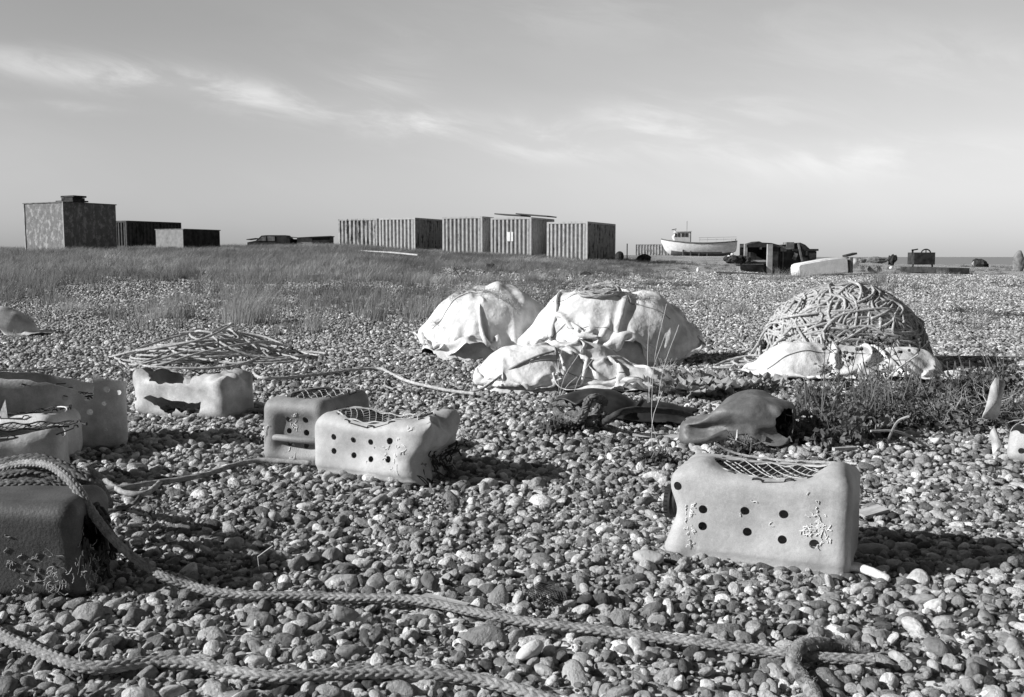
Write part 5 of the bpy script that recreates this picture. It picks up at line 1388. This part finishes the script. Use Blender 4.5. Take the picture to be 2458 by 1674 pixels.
bit('concrete_block', 'grey broken block between the white floats', 'block', 2095, 646, 55, (.42, .3, .22), 'steel_mid', 12, .3)
bit('tub', 'black round tub right of the container row', 'tub', 1486, 616, 63, (.30, .3, .32), 'steel_dark', 13, .1)
bit('net_heap', 'small dark heap of net on the grass right of the containers', 'net heap', 1543, 622, 70, (.50, .4, .30), 'steel_dark', 14, .3)
mb = MB().tube([(0, 0, 0), (0, 0, 1.25)], .035, 6); o = mb.build('post', M['wood_dark']); o.location = ((1504-CX)/F*66, 66, CAMH + (HOR-630)*66/F); tag(o, 'thin upright post right of the black tub', 'post')
bit('white_bottle', 'small white bottle standing on the grass below the boat', 'bottle', 1674, 648, 44, (.07, .06, .12), 'white_paint', 15, .1)
mb = MB().tube([(0, 0, 0), (-.25, 0, .36)], .014, 6); o = mb.build('stick', M['wood_dark']); p = at(1085, 676, 0); o.location = (p.x + .3, p.y, p.z); tag(o, 'dark stick standing in the grass left of the sacks', 'stick')
bit('stone', 'dark stone in the grass in front of the noticed container', 'stone', 1178, 641, 36, (.16, .12, .12), 'steel_dark', 16, .3)
bit('stone', 'dark lump in the grass in front of the rightmost container', 'stone', 1405, 660, 34, (.22, .15, .10), 'steel_dark', 17, .3)

# ================================================================== PLANTS AND SMALL THINGS
def leafmesh(mb, n, c, s, leaf, r, flat=.0, clump=6):
    """many small bent leaves gathered in clumps inside an ellipsoid standing on the ground"""
    cc = r.normal(0, .45, (clump, 3)); cc[:, 2] = np.abs(cc[:, 2])
    k = r.integers(0, clump, n); q = cc[k] + r.normal(0, .26, (n, 3)); q[:, 2] = np.abs(q[:, 2])
    P = q * np.array(s) + np.array(c)
    a = r.normal(size=(n, 3)); a /= np.linalg.norm(a, axis=1)[:, None]; b = np.cross(a, r.normal(size=(n, 3))); b /= np.linalg.norm(b, axis=1)[:, None]
    L = leaf * r.uniform(.5, 1.3, n)[:, None]
    V = np.stack([P, P + a*L*.5 + b*L*.32, P + a*L + np.array([0, 0, -.2])*L, P + a*L*.5 - b*L*.32], 1).reshape(-1, 3)
    mb.add(V, np.arange(4*n).reshape(-1, 4)); return P
def weed(label, px, py, w, h, n, leaf, seed, mt='leaf', group=None, name='weed_clump', cat='weed', stems=8):
    r = np.random.default_rng(seed); p = at(px, py, .0); root = empty(name, p); tag(root, label, cat, group)
    mb = MB(); leafmesh(mb, n, (0, w*.35, .0), (w*.6, w*.5, h*.62), leaf, r, clump=9); mb.build('leaves', M[mt], root, smooth=False)
    mb = MB()
    for k in range(stems + 6):
        a = r.uniform(0, 6.28); e = np.array([math.cos(a)*w*.5*r.random(), w*.35 + math.sin(a)*w*.4*r.random(), h*r.uniform(.6, 1.35)])
        mb.tube(spline([(0, w*.35, 0), e*np.array([.6, .8, .5]) + r.normal(0, .02, 3), e], .03), .0022, 4, caps=False)
    mb.build('stems', M['stem'], root); return root
# the dark weed bed at right
beds = [(1862, 1040, .26, .13, 'dark bushy weed directly right of the crumpled drum'), (1905, 1078, .30, .10, 'dark low weed behind the top of the large can'), (1985, 1068, .26, .14, 'dark weed bed behind the right end of the large can'),
 (2070, 1045, .30, .16, 'tall dark weed below the flattened white sack'), (2160, 1035, .32, .17, 'thick dark weed in the middle of the right weed bed'), (2255, 1035, .28, .15, 'dark weed left of the dry bush'),
 (1985, 985, .24, .09, 'weed growing against the front of the flattened sack'), (2100, 980, .26, .11, 'leafy weed rising in front of the rope heap'), (2215, 975, .30, .13, 'weed on the shadow side of the rope heap'),
 (2320, 985, .26, .15, 'weed beside the dry twiggy bush'), (2410, 950, .28, .20, 'green weed at the right edge level with the sack'), (2425, 1030, .24, .15, 'low weed at the right edge below the dry bush'),
 (1920, 1010, .22, .10, 'small weed between drum and pale driftwood'), (1330, 1045, .16, .05, 'small weed on the pebbles below the thick rope bundle'), (1580, 1120, .12, .04, 'tiny weed left of the large can'), (1800, 1100, .18, .06, 'small dark weed peeping over the large can netting')]
for k, (px, py, w, h, lb) in enumerate(beds): weed(lb, px, py, w, h*(1.1 + .5*((k*7) % 5)/5), int(2600*w/.4), .020 + .014*((k*3) % 4)/3, 50 + k, group='weeds in the right-hand bed')
# sea kale: broad crinkled leaves
def kale(label, px, py, n, size, seed, w=.26, mt='kale'):
    r = np.random.default_rng(seed); p = at(px, py, 0); root = empty('sea_kale', p); tag(root, label, 'sea kale', 'sea kale plants on the shingle'); mb = MB()
    for k in range(n):
        a = r.uniform(0, 6.28); L = size*r.uniform(.6, 1.2); up = r.uniform(.2, 1.0); bx = r.normal(0, w*.4); by = abs(r.normal(0, w*.4)); V = []
        m = 7; W_ = L*.40
        for i in range(m):
            t = i/(m-1); cx_, cz_ = L*t*(1 - .3*t*up), L*up*(t - .45*t*t) ; ww = W_*math.sin(math.pi*min(1, .12 + t*.86))**.7
            for j in range(7):
                v = (j-3)/3; V.append((cx_ + r.normal(0, .004), ww*v + r.normal(0, .003), cz_ + .018 + .022*math.sin(t*14 + v*5 + k)*abs(v) + abs(v)*ww*.35))
        V = np.array(V); c_, s_ = math.cos(a), math.sin(a); V = np.stack([V[:, 0]*c_ - V[:, 1]*s_ + bx, V[:, 0]*s_ + V[:, 1]*c_ + by, V[:, 2]], 1)
        i = np.arange(m-1)[:, None]*7 + np.arange(6)[None, :]; mb.add(V, np.stack([i, i+7, i+8, i+1], -1).reshape(-1, 4))
    mb.build('leaves', M[mt], root, angle=180)
    MB().tube([(0, w*.2, -.01), (.01, w*.2, .07)], [.018, .010], 7).build('stem', M['twig'], root)
kale('sea kale with crinkled leaves behind the black sheet', 1665, 962, 20, .19, 1, .34); kale('sea kale right behind the crumpled drum, upright leaves', 1730, 945, 16, .18, 2)
kale('sea kale tucked against the flattened sack left corner', 1810, 940, 9, .11, 3); kale('pale sea kale leaves between the dark weeds', 1960, 1010, 9, .15, 4, .22); kale('sea kale at the foot of the dry bush', 2290, 1035, 10, .12, 5); kale('low sea kale in the weed bed centre', 2110, 1060, 8, .12, 6, .2)
# stalks with dark seed heads in front of the sack
def stalk_plant(label, px, py, H_, n, seed):
    r = np.random.default_rng(seed); p = at(px, py, 0); root = empty('seed_stalks', p); tag(root, label, 'wild flower', 'dark-headed stalks in front of the rope heap'); mb = MB(); hd = MB(); lf = MB()
    for k in range(n):
        b = np.array([r.normal(0, .05), abs(r.normal(0, .04)), 0]); e = b + np.array([r.normal(0, .07), 0, H_*r.uniform(.7, 1.05)]); P = spline([b, (b+e)/2 + r.normal(0, .015, 3), e], .03); mb.tube(P, .0025, 4, caps=False)
        for q in range(r.integers(3, 6)):
            s = P[int(len(P)*r.uniform(.55, .95))]; t = s + np.array([r.normal(0, .05), r.normal(0, .02), r.uniform(.02, .07)]); mb.tube([s, (s+t)/2 + [0, 0, -.006], t], .0016, 4, caps=False); ellipsoid(hd, t, (.010, .010, .010), 6)
        ellipsoid(hd, e, (.012, .012, .012), 6); leafmesh(lf, 40, (b + e)/2 - np.array([0, 0, H_*.25]), (.05, .04, H_*.25), .022, r, clump=3)
    mb.build('stems', M['leaf'], root); hd.build('seed_heads', M['seed'], root); lf.build('leaves', M['leaf'], root, smooth=False)
stalk_plant('dark-headed stalks in front of the white sack centre', 1965, 935, .34, 3, 1); stalk_plant('dark-headed stalks in front of the sack left half', 2035, 945, .30, 3, 2); stalk_plant('dark-headed stalks in front of the sack right half', 2100, 945, .33, 4, 3); stalk_plant('dark-headed stalks at the sack right corner', 2170, 925, .30, 3, 4)
# dry twiggy bush
def dry_bush(label, px, py, H_, W_, n, seed):
    r = np.random.default_rng(seed); p = at(px, py, 0); root = empty('dry_bush', p); tag(root, label, 'dry bush', 'dry twiggy bushes at right'); mb = MB()
    def br(b, d, L, rad, lev):
        P = [b]
        for q in range(5): d = d + r.normal(0, .22, 3); d /= np.linalg.norm(d); P.append(P[-1] + d*L/5)
        mb.tube(P, np.linspace(rad, rad*.5, 6), 4, caps=False)
        if lev < 3:
            for q in range(3 if lev else 4): i = r.integers(2, 6); dd = d + r.normal(0, .6, 3); dd[2] = abs(dd[2])*.8; dd /= np.linalg.norm(dd); br(P[i], dd, L*.6, rad*.55, lev+1)
    for k in range(n): a = r.uniform(-.2, 3.4); d = np.array([math.cos(a)*W_, math.sin(a)*.4, r.uniform(.4, 1)]); d /= np.linalg.norm(d); br(np.array([r.normal(0, .05), .1, 0.]), d, H_*.65, .0042, 0)
    mb.build('twigs', M['twig'], root)
dry_bush('pale dry twiggy bush at the right edge', 2400, 1045, .26, .9, 7, 3); dry_bush('spreading dry twigs left of the pale hanging scrap', 2310, 1050, .18, 1.2, 4, 5); dry_bush('sparse dry stems behind the right weeds', 2200, 1040, .16, 1.2, 2, 6)
for k, (a, b) in enumerate((((1910, 1000, -.01), (2040, 1042, -.03)), ((2090, 1035, -.10), (2230, 1075, -.02)), ((2180, 1000, -.25), (2130, 1060, -.02)), ((2205, 850, -.3), (2090, 960, -.02)))):
    p, q = [at(x[0], x[1], -x[2]) for x in (a, b)]; o = MB().tube(spline([p, (p+q)/2 + Vector((0, 0, .03)), q], .03), .005, 6).build('dry_branch', M['twig'], origin=tuple(p)); tag(o, ['bare branch lying behind the dark weeds right of the drum', 'bare branch lying low across the weed bed', 'thin bare branch standing up from the weed bed', 'bent pale stem rising past the rope heap right end'][k], 'branch')
# tall thin grass stalks before the slumped sack
def stalks(label, px, py, tops, seed):
    r = np.random.default_rng(seed); p = at(px, py, 0); root = empty('grass_stalks', p); tag(root, label, 'grass', 'tall thin grass stalks by the sacks'); 
    for (tx, ty) in tops:
        e = pt(tx, ty, p.y) - p; b = Vector((r.normal(0, .03), abs(r.normal(0, .03)), 0)); MB().tube(spline([b, (b+e)/2 + Vector((-.02, 0, .02)), e], .04), .0012, 4).build('stalk', M['stalk'], root)
stalks('tall thin grass stalks crossing the right side of the big sack', 1560, 1020, ((1565, 715), (1600, 730), (1630, 780), (1598, 800)), 1)
stalks('thin grass stalks crossing the slumped sack', 1345, 985, ((1350, 830), (1390, 850), (1425, 860), (1385, 905)), 2)
stalks('few fine stalks rising from the pebbles below the sacks', 1560, 1105, ((1565, 960), (1590, 940)), 3)
stalks('single dry stalk standing on the pebbles at lower left', 222, 1640, ((235, 1500),), 4)
stalks('single dry stalk on the pebbles above the long braided rope', 638, 1400, ((655, 1310),), 5)
# separate grass tussocks that stand out
def tuft(label, px, py, h, n, spread, seed, lean=.3, grp='pale grass tussocks on the shingle'):
    r = np.random.default_rng(seed); p = at(px, py, 0); v, q = tussock(r, n, h, spread, lean, .006 if p.y < 20 else .012)
    o = MB().add(v, q).build('grass_tussock', M['grass_pale'], smooth=True, angle=180); o.location = p; tag(o, label, 'grass tussock', grp)
M['grass_pale'] = mat('dry grass', .16, .34, .9, .8, trans=.25)
tuft('large pale tussock leaning right, left of the sacks', 590, 778, .62, 420, .16, 1); tuft('smaller tussock left of the large leaning one', 395, 765, .34, 260, .13, 2); tuft('tussock at the left shoulder of the leftmost sack', 1020, 765, .42, 200, .12, 3); tuft('thin tussock between coil and leftmost sack', 935, 745, .45, 130, .2, 4)
tuft('low tussock on the bare shingle far left', 175, 745, .22, 180, .14, 5); tuft('short tussock behind the big sack right side', 1660, 720, .30, 170, .2, 6); tuft('tussock in front of the white box tank', 1915, 668, .45, 160, .25, 7, .1); tuft('tussock at the foot of the winch hut', 1865, 672, .55, 120, .2, 8, .2); tuft('tussock on the shingle right of the rope heap', 2180, 745, .25, 160, .25, 9); tuft('dark stump-like tussock between the two white floats', 2118, 680, .60, 200, .12, 10, 0); tuft('tussock left of the rope heap', 1900, 728, .28, 170, .22, 11); tuft('tussock between big sack and rope heap', 1760, 752, .26, 200, .22, 12)
# low dark weeds scattered over the middle distance: one shape, many places
r = np.random.default_rng(90); protos = []
for k in range(3):
    mb = MB(); leafmesh(mb, 420, (0, 0, 0), (.24, .20, .10), .030, r, clump=7); root = empty('low_weed', (0, 0, -50)); tag(root, 'low dark weed clump dotted about the shingle beyond the rope and sacks', 'weed', 'low dark weeds dotted over the shingle'); mb.build('leaves', M['leaf'], root, smooth=False); protos.append(root)
used = 0; rr = random.Random(17); spots = []
while len(spots) < 90:
    px, py = rr.uniform(-60, 2520), 640 + 190*rr.random()**1.5
    if 1020 < px < 1700 and py > 690: continue
    if 1740 < px < 2280 and py > 690: continue
    if px < 1300 and rr.random() < .6: continue
    if py > 760 and (px < 1650): continue
    spots.append((px, py))
for k, (px, py) in enumerate(spots):
    src = protos[k % 3]
    if k < 3: o = src
    else:
        o = src.copy(); COL.objects.link(o)
        for ch in src.children: c_ = ch.copy(); COL.objects.link(c_); c_.parent = o
    p = at(px, py, 0); s_ = rr.uniform(.55, 1.35); o.location = p; o.rotation_euler = (0, 0, rr.uniform(0, 6.28)); o.scale = (s_*rr.uniform(.9, 1.5), s_, s_*rr.uniform(.6, 1.2))
# small litter
p = at(312, 1284, -.02); mb = MB(); lump(mb, (0, 0, 0), (.036, .026, .006), 3, .15, 12); o = mb.build('white_shell', M['white_paint']); o.location = p + Vector((0, 0, .012)); tag(o, 'flat white stone-like shell on the pebbles right of the dark can', 'shell')
p = at(1312, 1442); mb = MB()
for k in range(14):
    t = (k-6.5)*.0062; w_ = .042*math.sqrt(max(.02, 1 - (t/.047)**2)); mb.tube([(t, -w_, .004*math.sin(k)), (t+.004, 0, .012), (t, w_, .004)], .0011, 4); mb.tube([(-w_, t, .004), (0, t+.004, .012), (w_, t, .004*math.cos(k))], .0011, 4)
o = mb.build('mesh_scrap', M['cord']); o.location = p + Vector((0, 0, .008)); o.rotation_euler = (.25, 0, .4); tag(o, 'scrap of black plastic mesh on the pebbles between the two ropes and cans', 'mesh scrap')
# pale pipe end sticking out under the large can
a, b = at(2060, 1362, .03), at(2130, 1390, .02); o = MB().tube([a + Vector((-.06, 0, .005)), a, (a+b)/2 + Vector((0, 0, .002)), b, b + (b-a).normalized()*.006], [.012, .012, .0115, .0105, .006], 14).build('plastic_pipe', M['can_white'], origin=tuple(a)); tag(o, 'pale pipe end poking out from under the large can at right', 'pipe')
p = at(2092, 1238, .01); o = MB().box((0, 0, 0), (.09, .05, .012)).build('wood_offcut', M['wood'], smooth=False); o.location = p + Vector((0, 0, .012)); o.rotation_euler = (.1, -.15, .35); tag(o, 'flat pale offcut of wood right of the large can', 'offcut')
a, b = at(1765, 1085, 0), None; b = pt(1770, 1032, a.y); o = MB().tube([a, (a+b)/2 + Vector((.003, 0, 0)), b], [.010, .007, .002], 8).build('upright_peg', M['can_white'], origin=tuple(a)); tag(o, 'white plastic peg standing upright behind the large can', 'peg')
plank('long pale strip of driftwood in front of the crumpled drum', (1520, 1057), (1690, 1066), .035, .012, 'wood', 'driftwood', 'driftwood')
plank('short pale strip of driftwood right of the standing peg', (1740, 1078), (1850, 1080), .03, .012, 'wood', 'driftwood', 'driftwood')
plank('pale stick lying behind the right end of the large can', (2000, 1094), (2055, 1091), .02, .012, 'wood', 'driftwood', 'driftwood')
plank('flat splinter of wood lying above the lower braided rope', (1015, 1460), (1120, 1486), .028, .012, 'wood', 'driftwood', 'driftwood')
def shard(label, px, py, s, seed, rot=(0, 0, 0), mt='can_white', lift=.03, name='plastic_shard'):
    p = at(px, py, 0); r = random.Random(seed); n = 9; n = 16; sg = lambda q: math.copysign(abs(q)**.55, q); poly = [(sg(math.cos(2*math.pi*k/n))*s[0]*r.uniform(.65, 1.0), sg(math.sin(2*math.pi*k/n))*s[1]*r.uniform(.8, 1.0)) for k in range(n)]
    mb = MB(); V = [(0, -.02, 0)] + [(x, .018*math.cos(x*40) + .01*math.sin(z*50), z) for x, z in poly]; mb.add(V, [np.array([(0, k+1, (k+1) % n + 1) for k in range(n)])]); o = mb.build(name, M[mt], angle=180)
    so = o.modifiers.new('t', 'SOLIDIFY'); so.thickness = .003; o.location = p + Vector((0, 0, lift)); o.rotation_euler = rot; tag(o, label, 'plastic scrap'); return o
shard('white torn plastic scrap among weeds right of the drum hollow end', 1862, 1040, (.045, .055), 1, (.2, 0, .3), lift=.055)
shard('bright white plastic scrap lying in the weed bed', 2010, 1065, (.055, .04), 2, (-.5, 0, 0), lift=.04)
shard('pale hanging plastic scrap caught in the dry bush', 2385, 1048, (.050, .11), 3, (0, .25, .3), 'can_pale', .17)
shard('small white scrap at the base of the dry bush', 2250, 1072, (.03, .02), 4, (-.6, 0, 0))
shard('pale strip of plastic standing below the hanging scrap', 2392, 1095, (.02, .07), 5, (0, 0, .4), 'can_pale', .05)
mb = MB(); V_, Q_ = rounded_box(.20, .15, .14, .04, 12); mb.add(V_ + .006*np.stack([fbm(V_, 12, 1), fbm(V_, 12, 2), fbm(V_, 12, 3)], 1), Q_)
cc_ = MB(); ellipsoid(cc_, (.08, .07, .15), (.09, .07, .07), 12, .1, 2); cc_.cyl((.05, 0, .06), .012, .1, 16, 'Y')
me = eval_bool(V_, Q_, [cc_], .004, M['can_pale']); o = link('broken_can', me, angle=50); p = at(2412, 1112, 0); o.location = p; o.rotation_euler = (.1, .1, -.5); tag(o, 'broken piece of a pale can at the right edge below the dry bush', 'broken can')
o = MB().tube([at(2310, 1105, -.0), at(2420, 1107, .0)], .003, 5).build('cane', M['twig'], origin=tuple(at(2310, 1105))); tag(o, 'thin cane on the pebbles left of the broken can piece', 'cane')
# a few stones that stand out
for k, (px, py, s, lb) in enumerate(((735, 1190+30, .030, 'egg-shaped grey stone above the long braided rope'), (745, 1345, .034, 'flat pale stone in the middle foreground'), (1556, 1345, .045, 'rounded pale stone at the lower left corner of the large can'), (1270, 1570, .036, 'dark round stone between the two braided ropes'), (1030, 1400, .034, 'elongated pale stone right of the mesh scrap level'), (830, 1485, .036, 'large pale stone just below the long braided rope'), (660, 1245, .026, 'rounded grey stone on the pebbles right of the shell'))):
    v, f, _ = variants[(k*5+2) % len(variants)]; o = MB().add(v*np.array([s, s*.8, s*.8]), f).build('stone', PM, angle=180); p = at(px, py); o.location = p + Vector((0, 0, .006)); o.rotation_euler = (.1*k, .07*k, k*1.3); tag(o, lb, 'stone')
